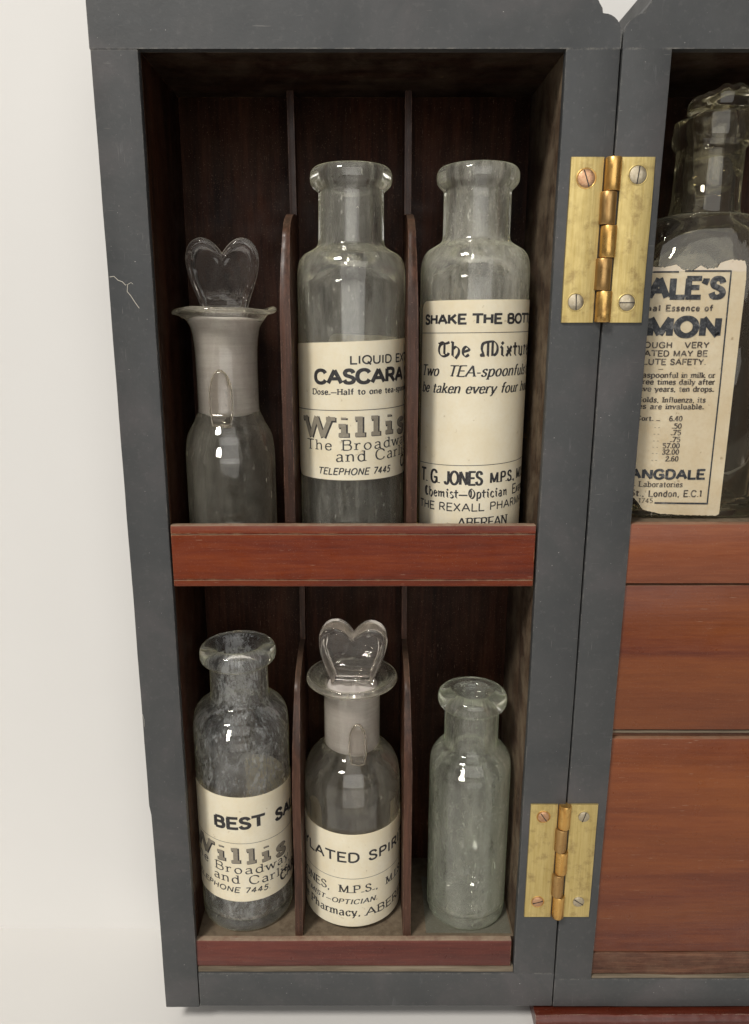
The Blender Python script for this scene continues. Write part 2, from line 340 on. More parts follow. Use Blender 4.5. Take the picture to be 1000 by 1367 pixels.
# ------------------------------------------------------------------ lettering: a small pen-stroke alphabet
BOWL = '~.05,1 .22,1 .42,1 .6,.93 .66,.75 .6,.56 .42,.49 .22,.49 .05,.49'
G = {
'A': (.88, '0,0 .44,1;.44,1 .88,0;.16,.34 .72,.34'), 'B': (.72, '.07,0 .07,1;~.07,1 .25,1 .42,1 .58,.93 .62,.76 .57,.6 .42,.54 .25,.54 .07,.54;~.07,.54 .25,.54 .45,.54 .62,.45 .68,.27 .62,.08 .45,0 .25,0 .07,0'),
'C': (.84, '~.8,.76 .72,.9 .58,.98 .42,1 .22,.93 .08,.76 .03,.5 .08,.24 .22,.07 .42,0 .58,.02 .72,.1 .8,.24'),
'D': (.82, '.07,0 .07,1;~.07,1 .22,1 .38,1 .6,.92 .74,.74 .78,.5 .74,.26 .6,.08 .38,0 .22,0 .07,0'),
'E': (.66, '.07,0 .07,1;.07,1 .64,1;.07,.52 .54,.52;.07,0 .66,0'), 'F': (.62, '.07,0 .07,1;.07,1 .62,1;.07,.5 .52,.5'),
'G': (.88, '~.8,.76 .72,.9 .58,.98 .42,1 .22,.93 .08,.76 .03,.5 .08,.24 .22,.07 .42,0 .6,.02 .74,.12 .81,.25;.81,.02 .81,.44;.52,.44 .81,.44'),
'H': (.82, '.08,0 .08,1;.74,0 .74,1;.08,.52 .74,.52'), 'I': (.24, '.12,0 .12,1'), 'J': (.52, '~.44,1 .44,.75 .44,.5 .44,.25 .36,.06 .22,0 .08,.06 .02,.2'),
'K': (.78, '.07,0 .07,1;.7,1 .07,.36;.28,.58 .76,0'), 'L': (.62, '.07,0 .07,1;.07,0 .62,0'), 'M': (1.0, '.08,0 .08,1;.08,1 .5,.06;.5,.06 .92,1;.92,1 .92,0'),
'N': (.84, '.08,0 .08,1;.08,1 .76,0;.76,0 .76,1'), 'O': (.92, '@.46,1 .26,.94 .09,.76 .03,.5 .09,.24 .26,.06 .46,0 .66,.06 .83,.24 .89,.5 .83,.76 .66,.94'),
'P': (.68, '.07,0 .07,1;'+BOWL), 'Q': (.92, '@.46,1 .26,.94 .09,.76 .03,.5 .09,.24 .26,.06 .46,0 .66,.06 .83,.24 .89,.5 .83,.76 .66,.94;.52,.26 .86,-.14'),
'R': (.76, '.07,0 .07,1;'+BOWL+';.38,.49 .74,0'), 'S': (.68, '~.61,.76 .54,.92 .36,1 .16,.94 .08,.77 .16,.6 .36,.51 .56,.4 .64,.23 .54,.06 .33,0 .13,.06 .04,.24'),
'T': (.76, '.38,0 .38,1;0,1 .76,1'), 'U': (.8, '~.07,1 .07,.75 .07,.5 .08,.25 .2,.05 .4,0 .6,.05 .72,.25 .73,.5 .73,.75 .73,1'),
'V': (.86, '0,1 .43,0;.43,0 .86,1'), 'W': (1.2, '0,1 .32,0;.32,0 .6,1;.6,1 .88,0;.88,0 1.2,1'), 'X': (.8, '.04,1 .76,0;.04,0 .76,1'), 'Y': (.8, '0,1 .4,.45;.8,1 .4,.45;.4,.45 .4,0'), 'Z': (.7, '.04,1 .68,1;.68,1 .02,0;.02,0 .7,0'),
'a': (.58, '~.08,.54 .16,.64 .3,.66 .43,.6 .47,.45 .47,.25 .49,.06 .58,.02;~.47,.38 .28,.36 .1,.28 .05,.15 .12,.02 .26,0 .4,.06 .47,.16'),
'b': (.6, '.08,0 .08,1;~.08,.5 .2,.64 .35,.66 .5,.56 .56,.33 .5,.1 .35,0 .2,.02 .08,.16'), 'c': (.52, '~.48,.5 .42,.63 .29,.66 .13,.58 .04,.33 .13,.08 .29,0 .42,.04 .5,.18'),
'd': (.62, '.53,0 .53,1;~.53,.5 .41,.64 .27,.66 .11,.56 .04,.33 .11,.1 .27,0 .41,.02 .53,.16'), 'e': (.54, '~.07,.36 .28,.36 .49,.36 .46,.56 .28,.66 .11,.57 .04,.33 .11,.09 .29,0 .43,.04 .5,.17'),
'f': (.38, '~.4,.94 .3,1 .19,.93 .17,.75 .17,.5 .17,.25 .17,0;.02,.62 .34,.62'), 'g': (.6, '@.28,.66 .1,.55 .05,.4 .1,.25 .28,.16 .45,.25 .5,.4 .45,.55;~.2,.18 .1,.08 .2,0 .42,-.04 .53,-.16 .42,-.28 .24,-.3 .06,-.22 .08,-.08 .2,0'),
'h': (.62, '.08,0 .08,1;~.08,.46 .2,.62 .34,.66 .47,.6 .52,.42 .52,.2 .52,0'), 'i': (.22, '.11,0 .11,.66;.11,.88 .11,.97'), 'j': (.24, '~.14,.66 .14,.4 .14,0 .1,-.2 -.04,-.28;.14,.88 .14,.97'),
'k': (.58, '.08,0 .08,1;.5,.66 .08,.24;.22,.38 .56,0'), 'l': (.22, '.11,0 .11,1'), 'm': (.94, '.08,0 .08,.66;~.08,.46 .18,.62 .3,.66 .42,.6 .47,.42 .47,.2 .47,0;~.47,.46 .57,.62 .69,.66 .81,.6 .85,.42 .85,.2 .85,0'),
'n': (.62, '.08,0 .08,.66;~.08,.46 .2,.62 .34,.66 .47,.6 .52,.42 .52,.2 .52,0'), 'o': (.6, '@.3,.66 .13,.58 .04,.33 .13,.08 .3,0 .47,.08 .56,.33 .47,.58'),
'p': (.6, '.08,-.3 .08,.66;~.08,.5 .2,.64 .35,.66 .5,.56 .56,.33 .5,.1 .35,0 .2,.02 .08,.16'), 'r': (.42, '.08,0 .08,.66;~.08,.42 .16,.58 .28,.66 .4,.6'),
's': (.48, '~.43,.52 .36,.64 .23,.66 .1,.58 .08,.46 .22,.36 .38,.28 .43,.16 .36,.03 .22,0 .09,.04 .04,.16'), 't': (.38, '~.17,.86 .17,.6 .17,.3 .18,.08 .27,0 .38,.06;.02,.64 .34,.64'),
'u': (.62, '~.09,.66 .09,.45 .1,.2 .2,.03 .33,.0 .45,.06 .52,.2;.52,0 .52,.66'), 'v': (.56, '.0,.66 .28,0;.28,0 .56,.66'), 'w': (.86, '0,.66 .22,0;.22,0 .43,.66;.43,.66 .64,0;.64,0 .86,.66'), 'x': (.54, '.02,.66 .52,0;.02,0 .52,.66'),
'y': (.56, '0,.66 .28,0;~.56,.66 .42,.33 .28,0 .18,-.22 .04,-.28'), 'z': (.5, '.03,.65 .47,.65;.47,.65 .02,0;.02,0 .5,0'),
'0': (.62, '@.31,1 .14,.88 .05,.5 .14,.12 .31,0 .48,.12 .57,.5 .48,.88'), '1': (.36, '.2,0 .2,1;.2,1 .04,.82'), '2': (.62, '~.07,.74 .12,.92 .3,1 .5,.92 .54,.72 .42,.5 .2,.25 .05,0;.05,0 .58,0'),
'3': (.6, '~.07,.82 .28,1 .5,.9 .5,.66 .27,.53 .5,.44 .55,.22 .4,.02 .2,.0 .05,.16'), '4': (.64, '.44,0 .44,1;.44,1 .03,.3;.03,.3 .62,.3'), '5': (.6, '.5,1 .12,1;.12,1 .09,.56;~.09,.56 .28,.62 .48,.55 .55,.32 .46,.08 .26,0 .05,.12'),
'6': (.6, '~.5,.88 .34,1 .14,.85 .05,.45 .1,.12 .3,0 .5,.1 .55,.3 .46,.5 .3,.56 .1,.44'), '7': (.58, '.04,1 .56,1;.56,1 .2,0'), '8': (.6, '@.3,1 .13,.9 .13,.66 .3,.54 .5,.42 .55,.2 .45,.03 .3,0 .15,.03 .05,.2 .1,.42 .3,.54 .47,.66 .47,.9'),
'.': (.2, '.1,0 .1,.07'), ',': (.22, '.12,.08 .05,-.14'), '-': (.34, '.04,.32 .3,.32'), '—': (.9, '.03,.34 .87,.34'), "'": (.24, '.14,1 .14,.9;.15,.95 .05,.7'), ' ': (.36, ''),
'©': (.9, '@.45,1 .1,.8 .02,.5 .1,.2 .45,0 .8,.2 .88,.5 .8,.8'),
}
BLACK = {  # broken-pen forms
'T': (.86, '~.86,.97 .6,.88 .36,.96 .12,.86 .02,.93;~.42,.9 .16,.74 .08,.42 .2,.12 .46,.02 .74,.12 .82,.26;.5,.88 .5,.2;.5,.2 .62,.14'),
'h': (.58, '.1,1 .1,.08;.1,.08 .2,0;~.1,.5 .3,.66 .5,.5 .5,.2 .3,-.12;.02,.9 .1,1'), 'e': (.5, '~.1,.32 .44,.44 .42,.56 .26,.66 .1,.5 .08,.2 .24,.02 .46,.14'),
'M': (1.2, '~.42,.96 .16,.84 .1,.5 .18,.2 .02,.06 .3,.08;.5,.98 .5,.06;.42,.96 .56,.98;~.56,.98 .9,.98 1.12,.7 1.12,.3 .92,.08 .82,.2;.8,.96 .8,.04;.5,.06 .56,0'),
'i': (.32, '.16,.58 .16,.08;.04,.54 .16,.66;.16,.08 .28,.02;.1,.8 .24,.94'), 'x': (.5, '.1,.66 .42,0;.04,0 .46,.66;.12,.34 .4,.34'), 't': (.38, '.16,.9 .16,.1;.16,.1 .32,.0;.02,.62 .34,.62'),
'u': (.58, '.12,.62 .12,.1;.12,.1 .26,0;.26,0 .42,.1;.44,.64 .44,.08;.44,.08 .56,.0;.02,.54 .12,.66'), 'r': (.42, '.12,.6 .12,.04;.02,.54 .14,.66;~.12,.5 .26,.66 .4,.54'), ' ': (.4, ''),
'c': (.46, '~.42,.5 .26,.66 .1,.5 .08,.2 .24,.02 .44,.14'), 'm': (.9, '.12,.6 .12,.04;.02,.54 .14,.66;.14,.52 .4,.6;.42,.6 .42,.04;.44,.52 .7,.6;.74,.6 .74,.06;.74,.06 .86,0'),
's': (.44, '~.42,.58 .22,.66 .1,.5 .34,.3 .4,.12 .2,0 .04,.08'), 'n': (.58, '.12,.6 .12,.04;.02,.54 .14,.66;.14,.52 .4,.62;.44,.58 .44,.06;.44,.06 .56,0'), 'a': (.54, '~.12,.6 .34,.64 .4,.4 .4,.06 .52,0;~.4,.36 .1,.3 .1,.06 .26,0 .4,.12'),
'p': (.54, '.12,-.3 .12,.66;~.12,.56 .34,.66 .48,.5 .46,.16 .3,.0 .12,.1'), 'C': (.66, '~.6,.84 .4,1 .14,.84 .08,.4 .26,.04 .6,.14;.3,.9 .3,.12'), 'O': (.74, '@.38,1 .12,.8 .08,.4 .34,0 .6,.16 .68,.6;.3,.84 .3,.14'), '—': (.9, '.03,.34 .87,.34'),
}
BLACK['i2'] = BLACK['i']
def crom(p, closed, n=5):
    out = []; m = len(p)
    rng = range(m) if closed else range(m-1)
    for i in rng:
        a, b, c, d = (p[(i-1) % m], p[i], p[(i+1) % m], p[(i+2) % m]) if closed else (p[max(i-1, 0)], p[i], p[i+1], p[min(i+2, m-1)])
        for k in range(n):
            t = k/n
            out.append(tuple(.5*(2*b[j]+(c[j]-a[j])*t+(2*a[j]-5*b[j]+4*c[j]-d[j])*t*t+(3*b[j]-a[j]-3*c[j]+d[j])*t**3) for j in (0, 1)))
    if not closed: out.append(p[-1])
    return out
STY = {  # thick, thin, nib angle, slant, serif, alphabet
'grot': (.335, .26, 0, 0, 0, G), 'cond': (.25, .18, 0, 0, 0, G), 'med': (.225, .19, 0, 0, 0, G), 'sans': (.165, .15, 0, 0, 0, G), 'sansit': (.20, .17, 0, .24, 0, G),
'wide': (.36, .27, 0, 0, 0, G), 'roman': (.19, .08, 18, 0, .17, G), 'light': (.155, .07, 15, 0, .18, G), 'small': (.25, .13, 15, 0, .17, G), 'italic': (.20, .08, 10, .26, .12, G),
'slab': (.30, .22, 0, 0, .2, G), 'black': (.20, .06, -35, 0, 0, BLACK),
}
class Ink:
    """collects flat pen strokes in (s, z) and bends them on to a label's surface"""
    def __init__(s, surf): s.surf = surf; s.v = []; s.f = []
    def quad(s, a, b, c, d, lift):
        # cut along s so that long strokes follow the curve
        L_ = max(abs(a[0]-b[0]), abs(d[0]-c[0])); n = max(1, int(L_/.55))
        k0 = len(s.v)
        for i in range(n+1):
            t = i/n
            s.v.append(s.surf(a[0]+(b[0]-a[0])*t, a[1]+(b[1]-a[1])*t, lift)); s.v.append(s.surf(d[0]+(c[0]-d[0])*t, d[1]+(c[1]-d[1])*t, lift))
        for i in range(n): s.f.append((k0+2*i, k0+2*i+2, k0+2*i+3, k0+2*i+1))
    def line(s, s0, s1, z0, w_, k=0, lift=.17):
        s.quad((s0, z0+k*s0-w_/2), (s1, z0+k*s1-w_/2), (s1, z0+k*s1+w_/2), (s0, z0+k*s0+w_/2), lift)
    def vline(s, x0, z0, x1, z1, w_, lift=.17):
        s.quad((x0-w_/2, z0), (x0+w_/2, z0), (x1+w_/2, z1), (x1-w_/2, z1), lift)
    def text(s, txt, s0, s1, z, cap, sty='grot', vis=None, k=0, sp=.17, wmul=1., lift=.17, dx=0, dz=0, wadd=0, right=None):
        """txt set so that the part vis = (first, last+1) spans s0..s1"""
        th, tn, nib, sl, ser, A = STY[sty]; nib = math.radians(nib)
        vis = vis or (0, len(txt))
        adv = []; x = 0
        for ch in txt:
            g = A.get(ch) or G.get(ch) or G['.']; adv.append(x); x += g[0]+sp
        adv.append(x)
        span = adv[vis[1]]-sp-adv[vis[0]]
        kx = (s1-s0)/span; ox = s0-adv[vis[0]]*kx
        wx = min(kx, cap*1.1)/cap if kx < cap else 1.0
        def place(px, py, a):
            X = ox+(a+px)*kx+sl*py*cap+dx; Z = z+py*cap+dz
            return (X, Z+k*X)
        def seg(p, q, w0, w1):
            d = Vector((q[0]-p[0], q[1]-p[1]))
            if d.length < 1e-6: return
            n = Vector((-d.y, d.x)).normalized()
            s.quad((p[0]-n.x*w0, p[1]-n.y*w0), (q[0]-n.x*w1, q[1]-n.y*w1), (q[0]+n.x*w1, q[1]+n.y*w1), (p[0]+n.x*w0, p[1]+n.y*w0), lift)
        for ch, a in zip(txt, adv):
            g = A.get(ch) or G.get(ch)
            if not g or not g[1]: continue
            strokes = g[1].split(';'); ends = []
            for st in strokes:
                P_ = [tuple(float(v) for v in q.split(',')) for q in st.strip('~@').split()]
                ends += [P_[0], P_[-1]]
            for st in strokes:
                mode = st[0] if st[0] in '~@' else ''
                P_ = [tuple(float(v) for v in q.split(',')) for q in st.strip('~@').split()]
                if mode: P_ = crom(P_, mode == '@', 4)
                Q = [place(px, py, a) for px, py in P_]
                if mode == '@': Q.append(Q[0])
                def wd(i):
                    i0, i1 = max(i-1, 0), min(i+1, len(Q)-1)
                    ang = math.atan2(Q[i1][1]-Q[i0][1], Q[i1][0]-Q[i0][0])
                    return (tn+(th-tn)*abs(math.sin(ang-nib)))*cap*.5*wmul*(.55+.45*wx)+wadd
                if not mode:
                    for i in range(len(Q)-1):
                        ang = math.atan2(Q[i+1][1]-Q[i][1], Q[i+1][0]-Q[i][0]); hw = (tn+(th-tn)*abs(math.sin(ang-nib)))*cap*.5*wmul*(.55+.45*wx)+wadd
                        p, q = Vector(Q[i]), Vector(Q[i+1]); d = (q-p).normalized()
                        e0 = e1 = 0.0
                        horiz = abs(d.x) > .9
                        if horiz: e0 = e1 = hw*.9 if not ser else hw
                        hwid = hw
                        seg(p-d*e0, q+d*e1, hwid, hwid)
                        if ser and abs(d.y) > .45:
                            for (pt, raw) in ((p, P_[i]), (q, P_[i+1])):
                                ry = raw[1]
                                if min(abs(ry), abs(ry-1), abs(ry-.66), abs(ry+.3)) > .03: continue
                                if sum(1 for e in ends if abs(e[0]-raw[0])+abs(e[1]-raw[1]) < .02) > 1 and ch in 'AVWMvwyN' and not (ch in 'MN' and ry in (0, 1) and raw[0] < .2): continue
                                if ch in 'EFLTBDPR' and sty != 'slab' and False: continue
                                h = ser*cap*(.6 if kx < cap*.7 else 1)+hw*.4; tnw = tn*cap*.5*wmul+wadd*.6
                                lx = h; rx = h
                                if ry in (.66, 1.0) and ch in 'bdhiklmnpruj': rx = hw*.2
                                yy = tnw if ry <= 0 else -tnw
                                s.quad((pt.x-lx, pt.y+yy-tnw), (pt.x+rx, pt.y+yy-tnw), (pt.x+rx, pt.y+yy+tnw), (pt.x-lx, pt.y+yy+tnw), lift)
                else:
                    W = [wd(i) for i in range(len(Q))]
                    if ser:
                        pass
                    N_ = []
                    for i in range(len(Q)):
                        i0, i1 = (i-1, i+1)
                        if mode == '@': i0 %= len(Q)-1; i1 = i1 % (len(Q)-1)
                        else: i0 = max(i0, 0); i1 = min(i1, len(Q)-1)
                        d = Vector((Q[i1][0]-Q[i0][0], Q[i1][1]-Q[i0][1])); N_.append(Vector((-d.y, d.x)).normalized())
                    for i in range(len(Q)-1):
                        a_, b_ = Q[i], Q[i+1]; na, nb, wa, wb = N_[i], N_[i+1], W[i], W[i+1]
                        s.quad((a_[0]-na.x*wa, a_[1]-na.y*wa), (b_[0]-nb.x*wb, b_[1]-nb.y*wb), (b_[0]+nb.x*wb, b_[1]+nb.y*wb), (a_[0]+na.x*wa, a_[1]+na.y*wa), lift)
    def build(s, parent, mat, name='lettering'):
        o = mk(name, s.v, s.f, mat, parent); return o

def cylsurf(cx, cyy, R):
    def f(s_, z, lift):
        a = s_/R; r = R+lift
        return (cx+r*math.sin(a), cyy-r*math.cos(a), z)
    return f
def label_mesh(surf, s0, s1, lo_, hi_, th=.13, step=.8, rows=14):
    """paper with real thickness; lo_(s), hi_(s) give its lower and upper edge"""
    n = int((s1-s0)/step)+1; vs, fs = [], []
    ss = [s0+(s1-s0)*(i/n) for i in range(n+1)]
    # finer columns near the two ends for rounded corners
    ss = sorted(set(ss+[s0+d for d in (.02, .1, .25, .45, .7, 1, 1.4, 2.2, 3)]+[s1-d for d in (.02, .1, .25, .45, .7, 1, 1.4, 2.2, 3)]))
    n = len(ss)
    for off in (0.03, th):
        for s_ in ss:
            a, b = lo_(s_), hi_(s_)
            for j in range(rows+1): vs.append(surf(s_, a+(b-a)*j/rows, off))
    R1 = rows+1; K = n*R1
    for i in range(n-1):
        for j in range(rows):
            q = (i*R1+j, (i+1)*R1+j, (i+1)*R1+j+1, i*R1+j+1)
            fs.append(tuple(K+t for t in q)); fs.append(q[::-1])
    for i in range(n-1):
        fs.append((i*R1, K+i*R1, K+(i+1)*R1, (i+1)*R1)[::-1]); t = rows
        fs.append((i*R1+t, K+i*R1+t, K+(i+1)*R1+t, (i+1)*R1+t))
    for j in range(rows):
        fs.append((j, K+j, K+j+1, j+1)); t = (n-1)*R1; fs.append((t+j, K+t+j, K+t+j+1, t+j+1)[::-1])
    return vs, fs
def corner(s0, s1, z, r0, r1, sgn, k=0, wob=.0, tilt0=0):
    """edge height with rounded corners of radius r0 (at s0) and r1 (at s1)"""
    def f(s_):
        d = 0
        if s_ < s0+r0: d = r0-math.sqrt(max(0, r0*r0-(s0+r0-s_)**2))
        if s_ > s1-r1: d = r1-math.sqrt(max(0, r1*r1-(s_-s1+r1)**2))
        return z-sgn*d+k*s_+wob*noise.noise(Vector((s_*.6, z, 0)))
    return f

# ------------------------------------------------------------------ setting: white wall running down into a white table top
prof = [(-420, -285.5), (54.6, -285.5), (54.6, 700)]
def sheet(name, pf, x0, x1, mat):
    vs = []; fs = []
    for x in (x0, x1):
        for (y, z) in pf: vs.append((x, y, z))
    m = len(pf)
    for i in range(m-1): fs.append((i, m+i, m+i+1, i+1))
    o = mk(name, vs, fs, mat, None, smooth=True, sharp=0); o['kind'] = 'structure'; return o
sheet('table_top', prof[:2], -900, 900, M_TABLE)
sheet('wall', prof[1:], -900, 900, M_WALL)

# ------------------------------------------------------------------ the cabinet
cab = root('medicine_cabinet', 'dark ebonised and mahogany medicine cabinet with its left door open, brass hinges and drawers', 'cabinet', (117, 50, -285.5))
DB = 52.0   # depth of the door
# door: its box of boards
door = bar('door', (-68.9, 60.9), (50.5, DB-.1), (-257.4, 79.7), 'X', M_IN_V, cab, r=.1, jit=0)
door['label'] = 'open left door, a shallow dark box fitted with bottle compartments'
# ebonised front edging
def notch_stile():
    pr = rrect(-82.9, -68.5, 0, 3.2, .5)
    v, f = prism(pr, -274.2, 79.62, 'Z', 90, .16)
    v = [((x+(.55 if (z < -181.5 and x < -75) else 0)), y, z) for x, y, z in v]
    return mk('stile', v, f, M_EB, door, smooth=True, sharp=35)
notch_stile()
bar('stile', (60.25, 76.75), (0, 3.2), (-257.45, 79.73), 'Z', M_EB, door, r=.5, jit=.14, n=90)
bar('bottom_rail', (-68.1, 76.7), (0, 3.2), (-273.9, -257.5), 'X', M_EB, door, r=.5, jit=.12, n=50)
def arch(cx_, sgn):
    """moulded top corner: quarter round, small step, rise; runs from the seam outwards"""
    pts = [(0, 79.75), (0, 83.2)]
    for i in range(1, 9):
        a = math.radians(90*i/8); pts.append((-5.6*(1-math.cos(a))-.0, 83.2+6.0*math.sin(a)))
    pts += [(-6.1, 89.3), (-6.3, 90.6), (-7.2, 91.8), (-8.4, 94), (-9.4, 100)]
    return [(cx_+sgn*x, z) for x, z in pts]
def top_rail(name, xs, far, cx_, sgn, y0, y1, mat, par):
    pts = [(far, 79.75)]+arch(cx_, sgn)+[(far, 100)]
    v, f = prism(pts, y0, y1, 'Y', 1, 0)
    if isinstance(mat, list):
        fm = [1 if sum(v[i][2] for i in q)/len(q) > 82 else 0 for q in f]
        return mk(name, v, f, mat, par, fm=fm)
    # shape stays flat in front; tiny waviness on the face comes from the finish
    return mk(name, v, f, mat, par)
top_rail('top_rail', None, -83, 76.75, 1, 0, 3.2, M_EB, door)
# boards behind the edging
def board(name, x, y, z, axis, mats, par, face):
    """face: index 1 material on polygons whose centre satisfies face(c)"""
    o = bar(name, x, y, z, axis, mats, par, r=.25, jit=.08, n=30)
    L0 = worldloc(o)
    for p in o.data.polygons:
        c = p.center+L0
        if face((c.x*1e3, c.y*1e3, (c.z-OZ)*1e3)): p.material_index = 1
    return o
bd = board('side_board', (-82.4, -68.4), (3.25, DB), (-273.8, 79.7), 'Z', [M_IN_V, M_EB], door, lambda c: c[0] < -80 or c[1] > 51.5)
bd = board('side_board', (60.5, 76.5), (3.25, DB), (-256.9, 79.7), 'Z', [M_WORN_LIT, M_EB], door, lambda c: c[0] > 75 or c[1] > 51.5)
board('bottom_board', (-68.2, 76.4), (3.25, DB), (-273.6, -256.9), 'X', [M_IN_H, M_EB], door, lambda c: c[2] < -272 or c[1] > 51.5)
top_rail('top_board', None, -82.6, 76.45, 1, 3.25, DB, [M_IN_H, M_EB], door)
# pale strip of bare wood showing above the bottom rail
bar('pale_packing_strip', (-68.2, 60.1), (.7, 3.9), (-257.3, -254.9), 'X', M_PALE, door, r=.2, jit=.15, n=60)
# lower floor with its mahogany front
bar('floor_board', (-68.3, 60.3), (3.6, 50.4), (-254.8, -242.6), 'X', M_IN_H, door, r=.15, jit=.1, n=40)
def front(name, x0, x1, z0, z1, y0, th, grooves, mat, par, jit=.12, r=.7, n=70):
    pr = []
    pr += [(y0+th, z0), (y0+th, z1-.1)]
    pr += [(y0+r*1.2, z1), (y0+r*.35, z1-r*.35), (y0, z1-r*1.2)]
    for g, gw, gd in sorted(grooves, reverse=True):
        pr += [(y0, g+gw/2), (y0+gd, g+gw*.25), (y0+gd, g-gw*.25), (y0, g-gw/2)]
    pr += [(y0, z0+r), (y0+r*.4, z0+r*.3), (y0+r, z0)]
    v, f = prism(pr, x0, x1, 'X', n, jit)
    return mk(name, v, f, mat, par, smooth=True, sharp=30)
front('lower_shelf_front', -68.7, 58.9, -254.9, -242.2, .9, 2.6, [], M_LIP2, door)
# middle shelf and its deep mahogany front
bar('shelf_board', (-68.3, 60.3), (3.6, 50.4), (-90.4, -84.2), 'X', M_IN_H, door, r=.15, jit=.08, n=30)
front('middle_shelf_front', -67.9, 59.3, -91.2, -68.6, .3, 3.2, [(-71.8, .55, .5), (-88.6, .45, .4)], M_LIP, door)
# packets of dust lie on ledges through the material; dividers
def divider(x, z0, zt, z1, th, yf, yb, lean=0):
    vs, fs = [], []; h = th/2; SEED[0] += 5
    path = []
    for i in range(41):
        z = z0+(zt-z0)*i/40; path.append((yf+9*max(0, (z-zt+30)/30)**2, z))
    for i in range(1, 13):
        a = math.radians(90*i/12); path.append((yf+9+(yb-yf-9)*(1-math.cos(a)), zt+12*math.sin(a)))
    path.append((yb, z1))
    for (y, z) in path:
        y += .25*noise.noise(Vector((z*.05, SEED[0], 0))); xo = x+.22*noise.noise(Vector((z*.03, SEED[0], 5)))+lean*(z-z0)/(z1-z0)
        h = th/2*(1-.32*max(0, min(1, (z-zt+30)/34))**1.5); rr = min(1.05, h*.6); ring = [(xo-h, 50.45), (xo-h, y+rr)]
        for ca_, sa_ in ((.38, .92), (.92, .38)): ring.append((xo-h+rr*(1-sa_ if False else 1-math.sqrt(1-(1-ca_)**2)) * 1.0, y+rr*(1-ca_)))
        ring += [(xo-h+rr, y), (xo, y-.12), (xo+h-rr, y)]
        for ca_, sa_ in ((.92, .38), (.38, .92)): ring.append((xo+h-rr*(1-math.sqrt(1-(1-ca_)**2)), y+rr*(1-ca_)))
        ring += [(xo+h, y+rr), (xo+h, 50.45)]
        for p in ring: vs.append((p[0], p[1], z))
    m = 11; n = len(path)
    for i in range(n-1):
        for j in range(m):
            k = (j+1) % m; fs.append((i*m+j, i*m+k, (i+1)*m+k, (i+1)*m+j))
    fs.append(tuple(range(m))[::-1]); fs.append(tuple((n-1)*m+j for j in range(m)))
    return mk('divider', vs, fs, M_DIV, door, smooth=True, sharp=50)
divider(-26.6, -84.1, 26, 79.6, 3.6, 4.4, 42)
divider(16.4, -84.1, 26, 79.6, 3.6, 4.6, 42, -1.2)
divider(-27.0, -242.5, -141, -90.6, 3.1, 3.5, 42, .8)
divider(16.8, -242.5, -141, -90.6, 3.1, 3.5, 42, -.9)
# a torn corner of mirror-like packing paper standing behind the last bottle, a pale crack-like fibre on the stile
def tube(name, pts, r, mat, par, n=5):
    vs, fs = [], []
    for i, p in enumerate(pts):
        p = Vector(p); d = (Vector(pts[min(i+1, len(pts)-1)])-Vector(pts[max(i-1, 0)])).normalized()
        u = d.cross(Vector((0, 1, 0))).normalized(); v = d.cross(u)
        for k in range(n):
            a = 2*math.pi*k/n; q = p+(u*math.cos(a)+v*math.sin(a))*r; vs.append(tuple(q))
    for i in range(len(pts)-1):
        for k in range(n): fs.append((i*n+k, i*n+(k+1) % n, (i+1)*n+(k+1) % n, (i+1)*n+k))
    fs.append(tuple(range(n))[::-1]); fs.append(tuple((len(pts)-1)*n+k for k in range(n)))
    return mk(name, vs, fs, mat, par)
o = tube('scratch', [(-82.2, -.02, 14.1), (-80.8, -.05, 14.3), (-79.6, -.05, 13.1), (-78.2, -.05, 12.6), (-77.3, -.05, 11.6), (-76.6, -.05, 11.8), (-76.9, -.05, 9.6), (-75.8, -.05, 8.2), (-74.6, -.05, 6.2), (-73.4, -.03, 4.4)], .11, M_HAIR, door)
tube('scratch', [(-76.6, -.04, 11.8), (-75.4, -.04, 12.4), (-74.9, -.04, 11.9)], .08, M_HAIR, door)
tube('scratch', [(-82.6, -.04, -141), (-82.2, -.04, -143), (-82.3, -.04, -146)], .08, M_HAIR, door)

# ---- the case itself
CX0, CX1, CD = 77.25, 262.0, 53.8
bar('stile', (CX0, 92.3), (0, 3.2), (-260.38, 79.73), 'Z', M_EB, cab, r=.5, jit=.14, n=90)
bar('stile', (CX1-15, CX1), (0, 3.2), (-260.2, 79.3), 'Z', M_EB, cab, r=.5, jit=.14, n=90)
bar('bottom_rail', (CX0, CX1), (.05, 3.2), (-274.2, -260.4), 'X', M_EB, cab, r=.5, jit=.14, n=60)
top_rail('top_rail', None, CX1, CX0, -1, 0, 3.2, M_EB, cab)
top_rail('top_board', None, CX1-.3, CX0+.3, -1, 3.25, CD, [M_IN_H, M_EB], cab)
board('side_board', (CX0+.3, 92.1), (3.25, CD), (-260.2, 79.7), 'Z', [M_IN_V, M_EB], cab, lambda c: c[0] < 78.5)
board('side_board', (CX1-14.7, CX1-.3), (3.25, CD), (-260.2, 79.2), 'Z', [M_IN_V, M_EB], cab, lambda c: c[0] > CX1-1.5)
board('bottom_board', (CX0+.3, CX1-.3), (3.25, CD), (-274, -260.4), 'X', [M_IN_H, M_EB], cab, lambda c: c[2] < -272)
bar('back_board', (92.15, CX1-14.75), (50.5, 52), (-67, 79.6), 'X', M_IN_V, cab, r=.1, jit=0)
bar('shelf_board', (92.2, CX1-14.8), (4.6, 50.4), (-89, -68.5), 'X', M_IN_H, cab, r=.1, jit=.06)
front('shelf_front', 92.2, CX1-14.8, -90.2, -68.3, .9, 3.6, [], M_CASE2, cab, r=.5)
front('drawer_front', 92.4, CX1-15, -148.4, -91.0, 1.6, 14, [], M_CASE, cab, r=.5)
